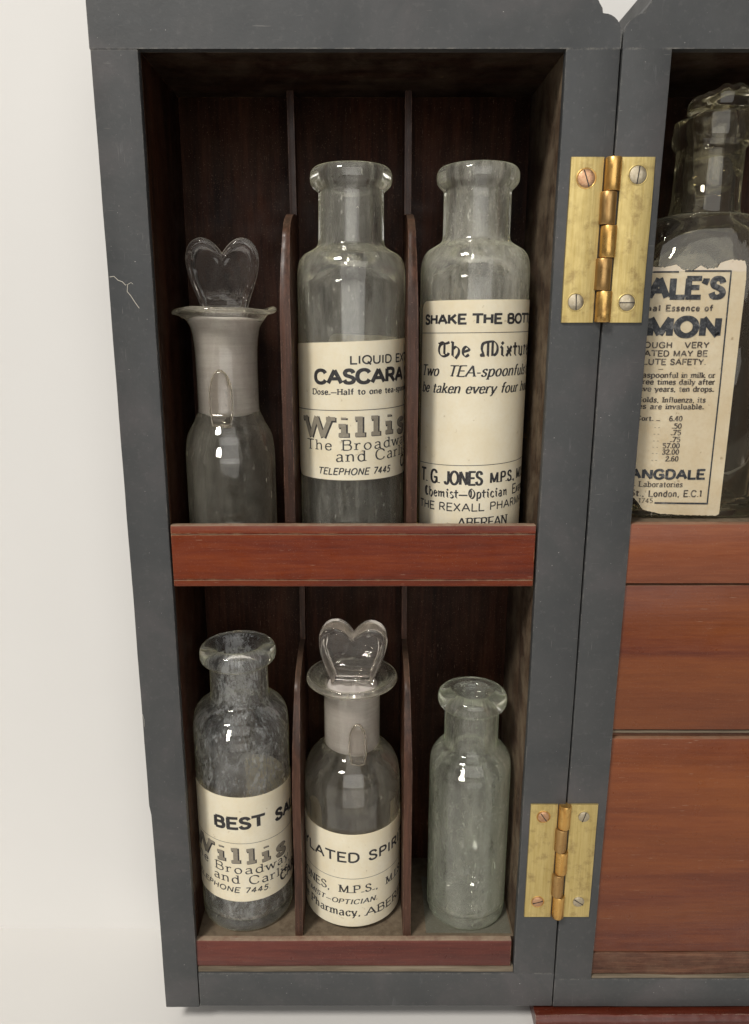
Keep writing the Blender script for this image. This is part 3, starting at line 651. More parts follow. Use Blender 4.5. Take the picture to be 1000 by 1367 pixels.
bar('drawer_divider', (92.4, CX1-15), (3.2, 50), (-151.6, -148.6), 'X', M_ROUGH, cab, r=.3, jit=.2, n=60)
bar('drawer_divider_edge', (92.4, CX1-15), (2.3, 3.6), (-150.0, -149.0), 'X', M_PALE, cab, r=.2, jit=.12, n=60)
front('drawer_front', 92.4, CX1-15, -248.4, -151.8, 1.6, 14, [], M_CASE, cab, r=.5)
bar('bottom_strip', (92.4, CX1-15), (1.2, 14), (-259.2, -248.6), 'X', M_ROUGH, cab, r=.9, jit=.45, n=120)
bar('pale_packing_strip', (92.4, CX1-15), (.6, 3.1), (-260.5, -259.3), 'X', M_PALE, cab, r=.2, jit=.25, n=120)
# plinth under the case, its top edge chipped
v, f = prism([(-4, -285.45), (-4.6, -278.2), (-3.9, -276.6), (-2.6, -275.4), (54, -275.2), (54, -285.45)], 69.6, CX1+7, 'X', 160, .5)
v = [(x+(.25*(z+285) if False else 0)+(.9 if z < -280 and x < 71 else 0), y, z) for x, y, z in v]
mk('plinth', v, f, M_PLINTH, cab, smooth=True, sharp=40)

# ---- hinges
def screw_mesh(R, mat, slotang):
    vs, fs = [], []; n = 28
    rings = [(R, .0), (R*.96, -.22), (R*.8, -.40), (R*.4, -.5)]
    for r, y in rings:
        for k in range(n):
            a = 2*math.pi*k/n; vs.append((r*math.cos(a), y, r*math.sin(a)))
    vs.append((0, -.52, 0))
    for i in range(3):
        for k in range(n): fs.append((i*n+k, i*n+(k+1) % n, (i+1)*n+(k+1) % n, (i+1)*n+k))
    for k in range(n): fs.append((3*n+k, 3*n+(k+1) % n, 4*n))
    fm = [0]*len(fs)
    # slot: a dark bar on the head, the recess shade painted in
    ca, sa = math.cos(slotang), math.sin(slotang); h = .17; L_ = R*.93; k0 = len(vs)
    for (a, b, y) in ((-L_, -h, -.30), (L_, -h, -.30), (L_, h, -.30), (-L_, h, -.30), (-L_, -h, -.56), (L_, -h, -.56), (L_, h, -.56), (-L_, h, -.56)):
        vs.append((a*ca-b*sa, y, a*sa+b*ca))
    for q in ((4, 5, 6, 7), (0, 1, 5, 4), (2, 3, 7, 6), (1, 2, 6, 5), (3, 0, 4, 7)):
        fs.append(tuple(k0+t for t in q)); fm.append(1)
    return vs, fs, fm, [mat, M_SLOT]
def knuckle(xc, yc, z0, z1, r, mat, par, seed):
    vs, fs = [], []; n = 22; zz = [z0+.12, z0+.4]+[z0+(z1-z0)*t for t in (.3, .5, .7)]+[z1-.4, z1-.12]
    for i, z in enumerate(zz):
        rr = r*(.93 if i in (0, 6) else 1)
        for k in range(n):
            a = 2*math.pi*k/n; q = rr*(1+.03*noise.noise(Vector((math.cos(a), math.sin(a), z*.2+seed))))
            vs.append((xc+q*math.cos(a), yc+q*math.sin(a), z))
    for i in range(6):
        for k in range(n): fs.append((i*n+k, i*n+(k+1) % n, (i+1)*n+(k+1) % n, (i+1)*n+k))
    fs.append(tuple(range(n))[::-1]); fs.append(tuple(6*n+k for k in range(n)))
    return mk('knuckle', vs, fs, mat, par, smooth=True, sharp=40)
def hinge(zt, zb, xl, xr, xc, r, screws, label, seed):
    h = bar('hinge', (xc-.8, xc+.8), (-.1, 1.2), (zb+.5, zt-.5), 'Z', M_KDARK, cab, r=.3, jit=0, n=2)
    h['label'] = label
    for x0, x1 in ((xl, xc-r-.05), (xc+r+.05, xr)):
        v, f = prism(rrect(x0, x1, -.75, .6, .28), zb, zt, 'Z', 30, .14)
        mk('leaf', v, f, M_BRASS, h, smooth=True, sharp=35)
    zs = [zb+(zt-zb)*i/5 for i in range(6)]
    for i in range(5):
        dxx = (.3 if i % 2 == 0 else -.55)
        knuckle(xc+dxx, -.6, zs[i], zs[i+1], r, M_KNOB if i % 2 == 0 else M_KDARK, h, seed+i*3)
    for (x, z, R, mat, ang) in screws:
        vs, fs, fm, ms = screw_mesh(R, mat, ang)
        vs = [(x+a, b-.72, z+c) for a, b, c in vs]
        o = mk('screw', vs, fs, ms, h, smooth=True, sharp=30, fm=fm)
        # countersunk ring round the head
        rv, rf = [], []; n = 28
        for rr, y in ((R+.02, -.7), (R+.10, -.86), (R+.42, -.79), (R+.5, -.7)):
            for k in range(n):
                a = 2*math.pi*k/n; rv.append((x+rr*math.cos(a), y, z+rr*math.sin(a)))
        for i in range(3):
            for k in range(n): rf.append((i*n+k, i*n+(k+1) % n, (i+1)*n+(k+1) % n, (i+1)*n+k))
        mk('countersink', rv, rf, M_BRASS if mat is not M_COPPER else M_KNOB, h, smooth=True, sharp=0)
PI = math.pi
hinge(49.6, -.1, 63.6, 89.8, 76.55, 2.6, [(68.7, 43.4, 2.75, M_COPPER, PI/2+.35), (84.7, 44.4, 2.75, M_SCREW, PI/2-.1), (67.9, 6.3, 2.6, M_SCREW, PI/2+.05), (84.4, 6.1, 2.6, M_SCREW, .0)], 'upper brass hinge with one copper coloured screw', 1)
hinge(-178.6, -229.4, 63.1, 88.9, 75.95, 2.35, [(68.2, -183.9, 2.2, M_COPPER, PI/2+.6), (83.7, -183.9, 2.2, M_SCREW, PI/2-.3), (68.0, -222.3, 2.2, M_COPPER, .3), (84.2, -222.3, 2.3, M_SCREW, -.6)], 'lower brass hinge near the foot of the door', 40)

# ------------------------------------------------------------------ bottles
GRP = 'old glass medicine bottles in the cabinet'
def straight_profile(zb, R, zsh, rn, znb, znt, rl, zl, bore, t=2.3, base=3.4, lipr=1.5, tipr=None):
    h = znb-zsh
    return fillet([(.01, zb+1.6), (R*.55, zb+1.2), (R-2.6, zb+.02, .6), (R-.6, zb+.5, 1), (R, zb+3, 1.5), (R, zsh, 1.5), (R-.35, zsh+h*.50, 2.0), (R-2.0, zsh+h*.84, 1.8), (rn+2.8, znb+.1, 1.5), (rn+.35, znb+1.6, 1.2), (rn, znb+3.4, .8), (rn-.1, znt-.8, 1),
        (rl-1.3, znt+.2, lipr), (rl, znt+1.8, lipr), (rl, zl-2.0, lipr), (rl-1.6, zl-.2, lipr), (bore+1.6, zl, 1), (bore, zl-1.6, 1), (bore-.3, zl-8, 1),
        (bore-.2, znb+2, 2.5), (bore+1.8, znb-2.2, 2), (R-t-2.4, zsh+h*.3, 2.4), (R-t, zsh-2.0, 2), (R-t, zb+base+4, 2), (R-t-1.5, zb+base+.8, 1.5), (R*.5, zb+base+.4, 1), (.01, zb+base+.9)], 1.2, 4)
def flared_profile(zb, R, zsh, rn, znb, zr, rl, thk, funnel, t=1.6, base=3.2):
    h = znb-zsh
    return fillet([(.01, zb+1.5), (R*.55, zb+1.1), (R-3.4, zb+.02, .8), (R-.9, zb+1, 1.2), (R, zb+4, 2), (R, zsh, 3), (R-.9, zsh+h*.5, 2.4), (R-3.4, zsh+h*.82, 2.2), (rn+1.2, znb-.2, 1.6), (rn, znb+2, 1.5), (rn, zr-funnel, funnel*.5),
        (rn+1.2, zr-funnel*.45, 2), (rl-3, zr-thk*.9, 2), (rl-.3, zr-thk*.7, thk*.4), (rl, zr-thk*.2, thk*.3), (rl-1, zr+thk*.15, thk*.35), (rl-3.6, zr-thk*.25, 1.8), (rn-.4, zr-funnel*.55, 2), (rn-1.7, zr-funnel*1.05, 2),
        (rn-1.8, znb-.5, 1.5), (rn, znb-3, 2), (R-t-3, zsh+h*.4, 2.5), (R-t, zsh-2, 2.5), (R-t, zb+base+4, 2), (R-t-1.5, zb+base+.8, 1.5), (R*.5, zb+base+.4, 1), (.01, zb+base+.9)], 1.2, 4)
def heart_mesh(cx, cyy, z0, wdt, hgt, lean=0, rot=0, thick=1.):
    """moulded heart-shaped flat grip with a raised rim; z0 its foot"""
    n = 96; out = []
    half = [(.32, 0), (.345, .12), (.40, .28), (.46, .45), (.5, .62), (.505, .76), (.47, .88), (.40, .96), (.30, 1.0), (.20, .985), (.11, .93), (.045, .86), (0, .80)]
    H = crom(half, False, 5)
    pts = [(x, z) for x, z in H]+[(-x, z) for x, z in H[::-1][1:]]
    c = (0, .45); rings = [0, .3, .55, .72, .80, .86, .92, .97, 1.0]; th = [2.0, 1.95, 1.8, 1.7, 1.8, 2.3, 2.4, 1.7, .0]
    vs, fs = [], []; m = len(pts)
    def P_(x, z, y):
        X = x*wdt; Z = z*hgt; xr = X*math.cos(rot)-y*math.sin(rot); yr = X*math.sin(rot)+y*math.cos(rot)
        return (cx+xr+lean*Z, cyy+yr-.2*Z, z0+Z-.0*yr+.2*y)
    for side in (-1, 1):
        for r, t in zip(rings, th):
            for (x, z) in pts:
                xx, zz = c[0]+(x-c[0])*r, c[1]+(z-c[1])*r
                # moulded crinkles near the foot and a small maker's pip in the middle
                b = 0
                if side < 0:
                    b += .5*math.exp(-((xx*wdt-.5)**2+((zz-.40)*hgt)**2)/1.1)+.4*math.exp(-((xx*wdt+2.2)**2+((zz-.52)*hgt)**2)/.8)+.4*math.exp(-((xx*wdt-2)**2+((zz-.56)*hgt)**2)/.6)
                    b += .30*noise.noise(Vector((xx*7, zz*7, 3)))+.35*math.exp(-(zz/.16)**2)*math.sin(xx*34)*(r < .9)
                vs.append(P_(xx, zz, side*thick*(t+b*(1 if r < 1 else 0))))
    k = len(rings)
    for sd in (0, 1):
        o_ = sd*k*m
        for i in range(k-1):
            for j in range(m):
                j2 = (j+1) % m
                q = (o_+i*m+j, o_+i*m+j2, o_+(i+1)*m+j2, o_+(i+1)*m+j)
                fs.append(q if sd == 1 else q[::-1])
    # weld the two rims and centres
    mp = {}
    idx = []; nv = []
    for v in vs:
        key = (round(v[0], 4), round(v[1], 4), round(v[2], 4))
        if key not in mp: mp[key] = len(nv); nv.append(v)
        idx.append(mp[key])
    ff = []
    for f_ in fs:
        g = []
        for t in f_:
            if not g or idx[t] != g[-1]: g.append(idx[t])
        if g[0] == g[-1]: g = g[:-1]
        if len(set(g)) == len(g) and len(g) > 2: ff.append(tuple(g))
    return nv, ff
def lumpy(zt):
    return lambda a, z: (.9*abs(noise.noise(Vector((math.cos(a)*2.2, math.sin(a)*2.2, z*.5))))-.3 if z > zt+.1 else 0)
def stopper(par, cx, cyy, zt, znb, rp, z_heart, wdt, hgt, rot, lean, flare=0, thick=1.):
    colr = M_FROST
    top = [(rp, zt-12), (rp+flare*.25, zt-6), (rp+flare, zt-.6), (rp+flare*.6, zt)] if flare else [(rp, zt-2), (rp-.6, zt)]
    pl = fillet([(.01, znb-2.6), (rp*.45, znb-2.4), (rp*.86, znb-1.2), (rp-.35, znb+.8)]+top+[(rp*.86, zt+.35), (rp*.72, zt+.5), (rp*.55, zt+.6), (rp*.35, zt+.7), (.01, zt+.8)], 1.2, 4)
    v, f = lathe(pl, cx, cyy, 64, .3, znb, lumpy(zt))
    s_ = mk('stopper', v, f, colr, par, smooth=True, sharp=0)
    s_['label'] = 'ground glass stopper with a clear heart shaped grip'
    v, f = heart_mesh(cx, cyy, z_heart, wdt, hgt, lean, rot, thick)
    mk('heart_grip', v, f, M_STOP, s_, smooth=True, sharp=0)
    return s_
def groove(par, cx, cyy, rn, z0, z1, r, mat):
    """raised pouring groove moulded down the front of the neck"""
    vs, fs = [], []; n = 16; K = 18
    for i in range(K+1):
        t = i/K; z = z0+(z1-z0)*t
        w_ = r*(1 if t < .55 else math.sqrt(max(.02, 1-((t-.55)/.45)**2)))*(.8+.2*min(1, t*4))
        for k in range(n):
            a = 2*math.pi*k/n; vs.append((cx+w_*math.cos(a), cyy-rn-.55+w_*.42*math.sin(a), z))
    for i in range(K):
        for k in range(n): fs.append((i*n+k, i*n+(k+1) % n, (i+1)*n+(k+1) % n, (i+1)*n+k))
    fs.append(tuple(range(n))[::-1]); fs.append(tuple(K*n+k for k in range(n)))
    return mk('pouring_groove', vs, fs, mat, par, smooth=True, sharp=0)

# --- upper left: flared bottle with heart stopper
b = root('medicine_bottle', 'tall clear bottle with wide flared rim and heart stopper, unlabelled, in the upper left compartment', 'bottle', (-50.3, 24, -84.1), GRP)
pf = flared_profile(-84.05, 16.3, -46, 10.9, -33.5, 4.6, 18.5, 1.9, 13)
v, f = lathe(pf, -50.0, 24, 72, .15, 3., top=lambda a, z: (.45*math.sin(3*a+.5)+.3*math.sin(5*a) if z > 2 else 0))
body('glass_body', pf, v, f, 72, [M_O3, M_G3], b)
stopper(b, -50.0, 24, 2.2, -32.0, 10.0, 3.0, 24.8, 25.0, .06, .03, 3.2)
groove(b, -50.6, 24, 10.9, -36, -16, 4.2, M_STOP)
# --- upper middle: cascara
SX, SY, SR = -5.0, 26.0, 19.2
b = root('medicine_bottle', 'clear bottle with cream label reading LIQUID EXT and CASCARA, in the upper middle compartment', 'bottle', (SX, SY, -84.1), GRP)
pf = straight_profile(-84.05, 19.15, 15.5, 11.4, 24.0, 44.3, 14.2, 51.6, 7.4)
v, f = lathe(pf, SX, SY, 80, .16, 11.)
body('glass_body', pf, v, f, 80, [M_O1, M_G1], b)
sf = cylsurf(SX, SY, 19.3)
s0, s1 = -28.0, 71.0
v, f = label_mesh(sf, s0, s1, corner(s0, s1, -53.9, 6, 3, -1, .012), corner(s0, s1, -6.3, 2.6, 3.5, 1, .035))
lb = mk('label', v, f, M_PAPER, b, smooth=True, sharp=30)
T = Ink(sf); k = .02
T.text('LIQUID EXTRACT', -.2, 15.4, -13.7, 2.6, 'med', (0, 6), k)
T.text('CASCARA SAGRADA', -13.3, 22.6, -20.1, 4.35, 'grot', (0, 7), k, sp=.15)
T.text('Dose.—Half to one tea-spoonful', -14.5, 11.0, -24.0, 1.9, 'small', (0, 17), k, sp=.2)
T.line(-28, 70, -29.4, .22, .02)
T.text('The Broadway', -18, 20.0, -43.2, 3.5, 'light', (0, 10), .03, sp=.25)
T.text('and Carlisle', -5.3, 21.3, -47.2, 3.7, 'light', (0, 8), .03, sp=.25)
T.text('CARDIFF', 22.0, 45, -51.6, 3.9, 'med', None, .03)
T.text('TELEPHONE 7445', -12.4, 13.0, -51.95, 2.25, 'sansit', (0, 13), .01, sp=.25)
def willis(T, Tg, s0, s1, z, cap, k, upto=6, vis=None):
    T.text('Willis', s0, s1, z, cap, 'slab', vis, k, sp=.36, lift=.165, dx=.35, dz=-.22, wadd=.10)
    Tg.text('Willis', s0, s1, z, cap, 'slab', vis, k, sp=.36, wmul=.86, lift=.21)
Tg = Ink(sf)
willis(T, Tg, -19.0, 15.6, -38.6, 7.0, .03, vis=(0, 5))
T.build(lb, M_INK); Tg.build(lb, M_GREYINK)
# --- upper right: the mixture
SX, SY = 38.7, 26.0
b = root('medicine_bottle', 'tall hazy bottle with long cream label headed SHAKE THE BOTTLE, in the upper right compartment', 'bottle', (SX, SY, -84.1), GRP)
pf = straight_profile(-84.05, 19.15, 17.0, 11.7, 25.5, 44.6, 14.1, 51.8, 7.4)
v, f = lathe(pf, SX, SY, 80, .16, 23.)
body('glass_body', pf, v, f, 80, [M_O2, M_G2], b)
sf = cylsurf(SX, SY, 19.3); s0, s1 = -24.6, 66
v, f = label_mesh(sf, s0, s1, corner(s0, s1, -80.5, 3, 3, -1, .01), corner(s0, s1, 7.3, 3.2, 3, 1, .012))
lb = mk('label', v, f, M_PAPER, b, smooth=True, sharp=30)
T = Ink(sf); k = .012
T.text('SHAKE THE BOTTLE', -22, 23.3, -.35, 2.9, 'grot', (0, 14), k, sp=.16)
T.line(-24.5, 65.9, -3.4, .2, k)
T.text('The Mixture', -15.1, 21.3, -11.3, 5.0, 'black', (0, 10), k, sp=.13)
T.text('Two  TEA-spoonfuls to', -23.6, 12.8, -17.9, 3.6, 'italic', (0, 14), k, sp=.16)
T.text('be taken every four hours', -23.4, 15.8, -23.6, 3.4, 'italic', (0, 19), k, sp=.14)
T.line(-24.5, 65.9, -48.6, .2, .035)
T.text('T. G. JONES', -22.6, 2.3, -55.5, 4.6, 'cond', None, .02, sp=.14)
T.text('M.P.S., M.I.S.O.', 5.3, 15.6, -55.1, 3.6, 'cond', (0, 6), .02, sp=.10)
T.text('Chemist—Optician (Exam.)', -20.4, 12.7, -60.4, 3.3, 'black', (0, 16), .03, sp=.12)
T.text('THE REXALL PHARMACY', -23.4, 17.0, -65.0, 2.75, 'sans', (0, 15), .04, sp=.2)
T.text('ABERFAN', -5.8, 13.2, -70.9, 3.3, 'roman', None, .03, sp=.12)
T.build(lb, M_INK)
# --- lower left: best sa...
SX, SY = -50.5, 23.6
b = root('medicine_bottle', 'open clear bottle with cream label reading BEST SA, in the lower left compartment', 'bottle', (SX, SY, -242.5), GRP)
pf = straight_profile(-242.45, 19.1, -157.5, 11.4, -147.5, -130.0, 14.9, -122.6, 8.6, lipr=1.9)
v, f = lathe(pf, SX, SY, 80, .18, 37.)
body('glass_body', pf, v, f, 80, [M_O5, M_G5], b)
sf = cylsurf(SX, SY, 19.25); s0, s1 = -27.5, 63
v, f = label_mesh(sf, s0, s1, corner(s0, s1, -226.6, 4, 3, -1, -.03), corner(s0, s1, -179.0, 3, 3.5, 1, -.05))
lb = mk('label', v, f, M_PAPER, b, smooth=True, sharp=30)
T = Ink(sf)
T.text('BEST', -9.2, 10.8, -192.8, 4.6, 'grot', None, -.02, sp=.2)
T.text('SALAD OIL', 16.4, 25.6, -192.4, 4.6, 'grot', (0, 2), -.09, sp=.2)
T.line(-27.4, 62.9, -199.6, .16, -.06)
T.text('The Broadway', -9.9, 23.5, -213.4, 3.7, 'light', (4, 12), -.10, sp=.25)
T.text('and Carlisle', -10.9, 19.4, -218.1, 3.8, 'light', (0, 9), -.12, sp=.25)
T.text('CARDIFF', 18.0, 42.0, -220.8, 4.0, 'med', None, -.12)
T.text('TELEPHONE 7445.', 2.2, 12.6, -222.3, 2.3, 'sansit', (10, 15), -.09, sp=.25)
Tg = Ink(sf)
willis(T, Tg, -24.5, 21.0, -208.7, 7.0, -.11)
T.build(lb, M_INK); Tg.build(lb, M_GREYINK)
# --- lower middle: methylated spirit with heart stopper
SX, SY = -5.5, 26.2
b = root('medicine_bottle', 'rounded bottle with heart stopper and cream label reading YLATED SPIRIT, in the lower middle compartment', 'bottle', (SX, SY, -242.5), GRP)
pf = flared_profile(-242.45, 19.9, -184, 11.3, -169, -137.2, 18.4, 3.6, 5.5)
v, f = lathe(pf, SX, SY, 80, .15, 51.)
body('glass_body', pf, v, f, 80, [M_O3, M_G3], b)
stopper(b, SX+.2, SY, -141.0, -167.5, 10.4, -141.0, 26.6, 28.0, -.10, .02, 0, 1.7)
groove(b, SX+2.4, SY, 11.3, -171, -153, 3.6, M_STOP)
sf = cylsurf(SX, SY, 20.05); s0, s1 = -46, 41
v, f = label_mesh(sf, s0, s1, corner(s0, s1, -240.2, 4, 3, -1, -.01), corner(s0, s1, -197.0, 3, 3.5, 1, -.015))
lb = mk('label', v, f, M_PAPER, b, smooth=True, sharp=30)
T = Ink(sf)
T.text('METHYLATED SPIRIT', -20.8, 2.9, -209.5, 4.1, 'med', (5, 10), 0, sp=.22)
T.text('SPIRIT', 8.1, 25.4, -209.9, 4.1, 'med', (0, 4), -.03, sp=.22) if False else None
T.line(-45.9, 40.9, -217.4, .16, -.01)
T.text('T. G. JONES,', -20.6, -9.4, -224.0, 3.5, 'roman', (8, 12), 0, sp=.16)
T.text('M.P.S.,', -5.1, 11.0, -224.0, 3.4, 'roman', None, -.01, sp=.2)
T.text('M.I.S.O.', 15.4, 33, -224.2, 3.4, 'roman', None, -.02, sp=.2)
T.text('CHEMIST—OPTICIAN.', -8.4, 10.7, -229.3, 2.15, 'italic', (8, 17), 0, sp=.24, wmul=1.2)
T.text('The Pharmacy,', -20.0, 3.4, -235.0, 3.6, 'roman', (4, 13), 0, sp=.2)
T.text('ABERFAN', 5.8, 27, -235.4, 3.5, 'roman', (0, 5), -.02, sp=.2)
T.build(lb, M_INK)
# --- lower right: small greenish open bottle
SX, SY = 42.7, 21.5
b = root('medicine_bottle', 'small empty greenish bottle, open and unlabelled, in the lower right compartment', 'bottle', (SX, SY, -242.5), GRP)
pf = straight_profile(-242.45, 16.4, -174.0, 10.8, -167.0, -148.6, 13.7, -141.6, 6.6, t=2.6, lipr=2.4)
v, f = lathe(pf, SX, SY, 80, .25, 65.)
body('glass_body', pf, v, f, 80, [M_O4, M_G4], b)
# small moulded numeral low on the right of the body
tube('moulded_mark', [(51.6+.4*math.cos(t)*1.6, SY-13.6+abs(math.cos(t))*.2, -214+3.2*math.sin(t)) for t in [i*PI/9 for i in range(0, 15)]], .22, M_G4, b)
# square scrap of glassy paper under that bottle
v, f = prism(rrect(24.6, 60.2, 5.0, 38, .3), -242.52, -242.40, 'Z', 1, 0)

# --- right of the seam: cinnamon bottle standing in the case
BX, BY, HW, HD = 118.2, 25.4, 25.0, 17.0
def bshape(zr, hw, hd, e, cx, cyy, n=96, seed=0, wob=.1):
    out = []
    for k in range(n):
        a = 2*PI*k/n; c, s_ = math.cos(a), math.sin(a)
        r = (abs(c/hw)**e+abs(s_/hd)**e)**(-1/e)
        r += wob*noise.noise(Vector((c*1.5, s_*1.5, zr*.05+seed)))
        out.append((cx+r*c, cyy+r*s_))
    return out
def loft(rows, n=96, top=None, seed=0):
    vs, fs = [], []
    for (z, hw, hd, e, cx) in rows:
        for i, (x, y) in enumerate(bshape(z, hw, hd, e, cx, BY, n, seed)):
            a = 2*PI*i/n
            vs.append((x, y, z+(top(a, z) if top else 0)))
    m = len(rows)
    for i in range(m-1):
        for k in range(n): fs.append((i*n+k, i*n+(k+1) % n, (i+1)*n+(k+1) % n, (i+1)*n+k))
    fs.append(tuple(range(n))[::-1]); fs.append(tuple((m-1)*n+k for k in range(n)))
    return vs, fs
def ragged(a, z):
    if z < 61: return 0
    t = min(1, (z-61)/6)
    return t*(-3.4+1.5*noise.noise(Vector((math.cos(a)*1.8, math.sin(a)*1.8, 4)))-1.2*math.cos(a-PI))
rows = [(-68.2, 21, 13, 4, BX), (-68.35, 23.2, 15.2, 5, BX), (-67.2, 24.6, 16.6, 6, BX), (-64, HW, HD, 6, BX)]
rows += [(-64+(84)*i/12, HW, HD, 6, BX) for i in range(1, 13)]
NX = 117.3
for t in (.12, .25, .4, .55, .7, .82, .92, 1):
    q = math.sqrt(1-(1-t)**2) if False else t
    a = t*PI/2
    rows.append((20+15.5*math.sin(a)*1.0, 11.9+(HW-11.9)*math.cos(a), 11.9+(HD-11.9)*math.cos(a), 2+4*(1-t), NX+(BX-NX)*(1-t)))
rows += [(37.5, 11.3, 11.3, 2, NX), (42, 11.0, 11.0, 2, NX), (48, 10.9, 10.9, 2, NX), (56.5, 10.9, 10.9, 2, NX), (57.3, 11.6, 11.6, 2, NX), (58.5, 12.4, 12.4, 2, NX), (61, 12.6, 12.6, 2, NX), (66, 12.4, 12.4, 2, NX), (70, 12.2, 12.2, 2, NX), (70.7, 11.4, 11.4, 2, NX), (70.8, 9.4, 9.4, 2, NX), (69.8, 8.6, 8.6, 2, NX), (62, 8.0, 8.0, 2, NX), (50, 7.9, 7.9, 2, NX), (36, 8.6, 8.6, 2, NX), (33.5, 11, 10.5, 2.4, NX), (30, 16, 13, 3.2, BX), (25, 20.5, 14, 4, BX), (18, 22.6, 14.6, 5, BX), (0, 22.8, 14.8, 5, BX), (-30, 22.8, 14.8, 5, BX), (-60, 22.8, 14.8, 5, BX), (-63.5, 21, 13, 4, BX), (-64.5, 16, 9, 3, BX), (-64.4, 2, 1.5, 2, BX)]
b = root('medicine_bottle', 'chipped flat sided bottle with stained torn label reading MON, right of the upper hinge', 'bottle', (BX, BY, -68.4), GRP)
v, f = loft(rows, 96, ragged, 5)
mk('glass_body', v, f, M_G6, b, smooth=True, sharp=45)
pl = fillet([(.01, 44), (6.2, 44.5), (6.8, 47), (7.6, 62), (8.2, 67.5), (9.6, 68.6), (9.8, 72.2), (8.4, 74.2), (4, 74.6), (.01, 74.2)], 1, 3)
v, f = lathe(pl, NX+1.6, BY, 40, 1.1, 91., top=lambda a, z: (1.6*noise.noise(Vector((math.cos(a)*2, math.sin(a)*2, 8)))-1.3*math.cos(a-2.6) if z > 69 else 0))
st = mk('stopper', v, f, M_G6, b, smooth=True, sharp=30); st['label'] = 'chipped glass stopper'
# path round the body for its label, s = 0 at the middle of the front
N_ = 720; ring = []
for i in range(N_+1):
    a = -PI/2+2*PI*i/N_; c, s_ = math.cos(a), math.sin(a); r = (abs(c/HW)**6+abs(s_/HD)**6)**(-1/6)
    ring.append((BX+r*c, BY+r*s_))
cum = [0]
for i in range(N_): cum.append(cum[-1]+math.dist(ring[i], ring[i+1]))
TOT = cum[-1]
import bisect
def bsurf(s_, z, lift):
    q = s_ % TOT; i = min(N_-1, bisect.bisect_right(cum, q)-1); t = (q-cum[i])/(cum[i+1]-cum[i])
    x = ring[i][0]+(ring[i+1][0]-ring[i][0])*t; y = ring[i][1]+(ring[i+1][1]-ring[i][1])*t
    dx_, dy_ = ring[i+1][0]-ring[i][0], ring[i+1][1]-ring[i][1]; l = math.hypot(dx_, dy_)
    return (x+dy_/l*(lift+.12), y-dx_/l*(lift+.12), z)
def interp(tab):
    def f_(s_):
        if s_ <= tab[0][0]: return tab[0][1]
        for (a, p), (b_, q) in zip(tab, tab[1:]):
            if s_ <= b_: return p+(q-p)*(s_-a)/(b_-a)
        return tab[-1][1]
    return f_
ox = BX
topt = interp([(-50, 15.5), (-40, 18.0), (-30, 17.2), (95.1-ox, 18.0), (99-ox, 17.6), (102.9-ox, 18.5), (105.1-ox, 16.8), (108.7-ox, 16.7), (110.9-ox, 18.2), (113-ox, 17.1), (116.5-ox, 17.5), (117.2-ox, 19.0), (120.6-ox, 20.1), (125.2-ox, 19.7), (125.9-ox, 18), (126.3-ox, 14)])
bott = interp([(-50, -60), (-30, -58), (94.6-ox, -59.9), (97.1-ox, -62.2), (99.1-ox, -65), (105.2-ox, -66.4), (115-ox, -66.9), (125.3-ox, -67.1), (126.3-ox, -66.5)])
v, f = label_mesh(bsurf, -50, 126.3-ox, lambda s_: bott(s_)+.3*noise.noise(Vector((s_*1.3, 2, 0))), lambda s_: topt(s_)+.35*noise.noise(Vector((s_*1.5, 7, 0))), th=.10, step=.35, rows=30)
lb = mk('label', v, f, M_PAPERO, b, smooth=True, sharp=30)
lb['label'] = 'stained torn label in a black ruled border'
# bare torn fringe along the top, where the printed face has come away
v, f = label_mesh(bsurf, -24.6, 126.0-ox, lambda s_: 15.95+.0*s_+(.25+.5*abs(noise.noise(Vector((s_*.9, 11, 0))))), lambda s_: topt(s_)+.30*noise.noise(Vector((s_*1.5, 7, 0)))-.05, th=.15, step=.35, rows=2)
mk('torn_fringe', v, f, M_TEAR, lb, smooth=True, sharp=30)
Tb = Ink(bsurf); Ts = Ink(bsurf)
def LT(T, txt, x0, x1, z, cap, sty, vis=None, **kw): T.text(txt, x0-ox, x1-ox, z, cap, sty, vis, lift=.25, **kw)
LT(Tb, "LANGDALE'S", 95.2, 119.2, 8.1, 6.0, 'wide', (5, 10), sp=.2)
LT(Ts, 'Original Essence of', 95.0, 116.1, 3.7, 1.8, 'med', (5, 19), sp=.3, wmul=1.25)
LT(Tb, 'CINNAMON', 95.7, 119.2, -4.4, 5.7, 'wide', (5, 8), sp=.2, wmul=1.1)
LT(Ts, 'ALTHOUGH   VERY', 95.0, 116.2, -8.4, 1.8, 'med', (4, 15), sp=.25, wmul=1.1)
LT(Ts, 'CONCENTRATED MAY BE', 95.3, 115.9, -11.2, 1.8, 'med', (8, 19), sp=.22, wmul=1.1)
LT(Ts, 'ABSOLUTE SAFETY.', 95.1, 115.8, -14.0, 1.8, 'med', (4, 16), sp=.22, wmul=1.1)
Ts.line(100-ox, 101.6-ox, -15.6, .18, 0, .25)
LT(Ts, 'teaspoonful in milk or', 94.0, 119.5, -18.4, 1.75, 'small', (1, 22), sp=.16)
LT(Ts, 'three times daily after', 94.0, 119.6, -20.7, 1.75, 'small', (1, 23), sp=.16)
LT(Ts, 'five years, ten drops.', 94.2, 119.5, -23.1, 1.75, 'small', None, sp=.16)
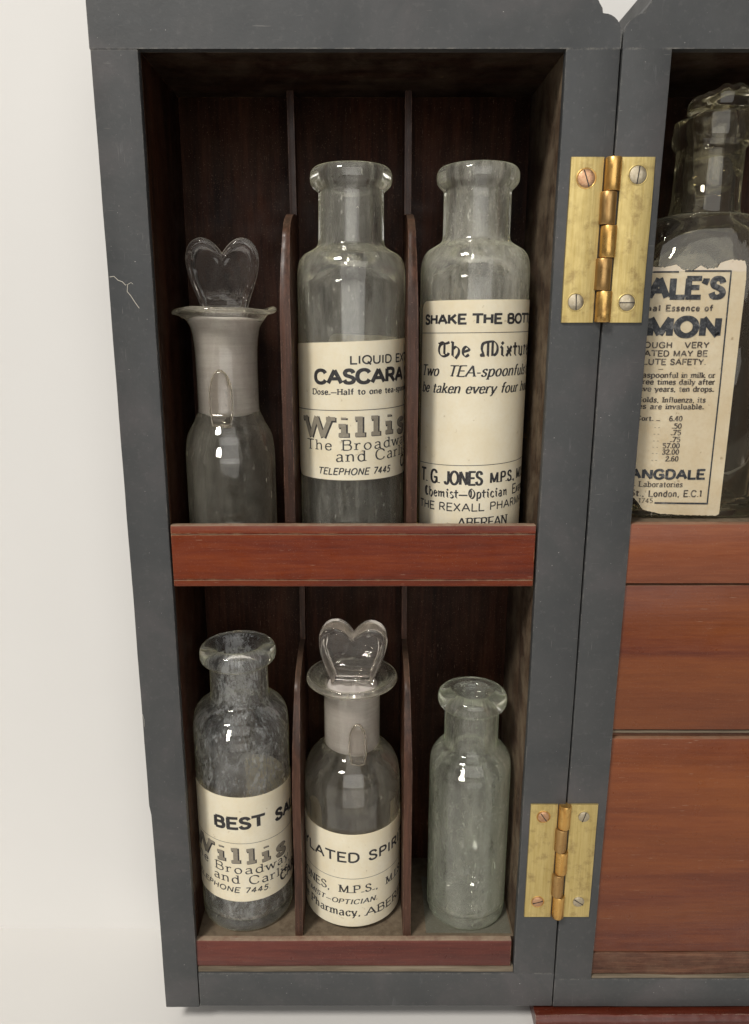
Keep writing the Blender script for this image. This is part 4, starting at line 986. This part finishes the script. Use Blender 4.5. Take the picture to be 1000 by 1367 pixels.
LT(Ts, 'Colds, Influenza, its', 94.3, 117.0, -26.8, 1.75, 'small', None, sp=.2)
LT(Ts, 'diseases are invaluable.', 94.9, 116.7, -29.1, 1.75, 'small', (6, 24), sp=.2)
LT(Ts, 'Cort. ..', 94.6, 102.0, -33.2, 1.6, 'small', None, sp=.2)
for i, (z, t, x0) in enumerate(((-33.2, '6.40', 105.3), (-35.8, '.50', 106.6), (-38.1, '.75', 106.4), (-40.5, '.75', 106.4), (-42.7, '57.00', 103.9), (-44.9, '32.00', 103.9), (-47.3, '2.60', 105.3))):
    LT(Ts, t, x0, 109.7, z, 1.65, 'small', None, sp=.14)
    if i:
        LT(Ts, '. .', 100.6, 102.2, z+.2, 1.6, 'wide'); LT(Ts, '.', 95.0, 95.3, z+.2, 1.6, 'wide')
LT(Tb, 'LANGDALE', 94.0, 119.4, -53.6, 3.1, 'grot', (1, 8), sp=.2)
LT(Ts, 'E.M. Laboratories', 97.2, 112.1, -56.6, 1.9, 'light', (5, 17), sp=.2, wmul=1.3)
LT(Ts, 'St., London, E.C.1', 94.7, 119.3, -60.1, 2.2, 'med', None, sp=.22)
LT(Ts, '© 1745', 94.8, 102.2, -62.4, 1.5, 'light', None, sp=.2)
Tb.line(95-ox, 103.8-ox, 16.2, .5, 0, .25); Tb.line(105.8-ox, 121.0-ox, 16.45, .5, 0, .25)
Tb.vline(121.0-ox, 16.6, 121.5-ox, -20, .5, .25); Tb.vline(121.5-ox, -20, 121.6-ox, -62.9, .5, .25)
Tb.line(102.9-ox, 121.8-ox, -62.6, .6, -.012, .25)
Tb.build(lb, M_INKW); Ts.build(lb, M_INKW2)

# square greenish scrap standing under the small bottle, belongs to the compartment floor
mk_v, mk_f = prism([(24.8, 5.2), (59.6, 5.0), (59.9, 37.5), (25.1, 37.8)], -242.58, -242.46, 'Z', 1, 0)
s_ = mk('paper_scrap', mk_v, mk_f, M_HUSK)
s_['label'] = 'square pale green scrap lying under the small empty greenish bottle'; s_['category'] = 'paper scrap'
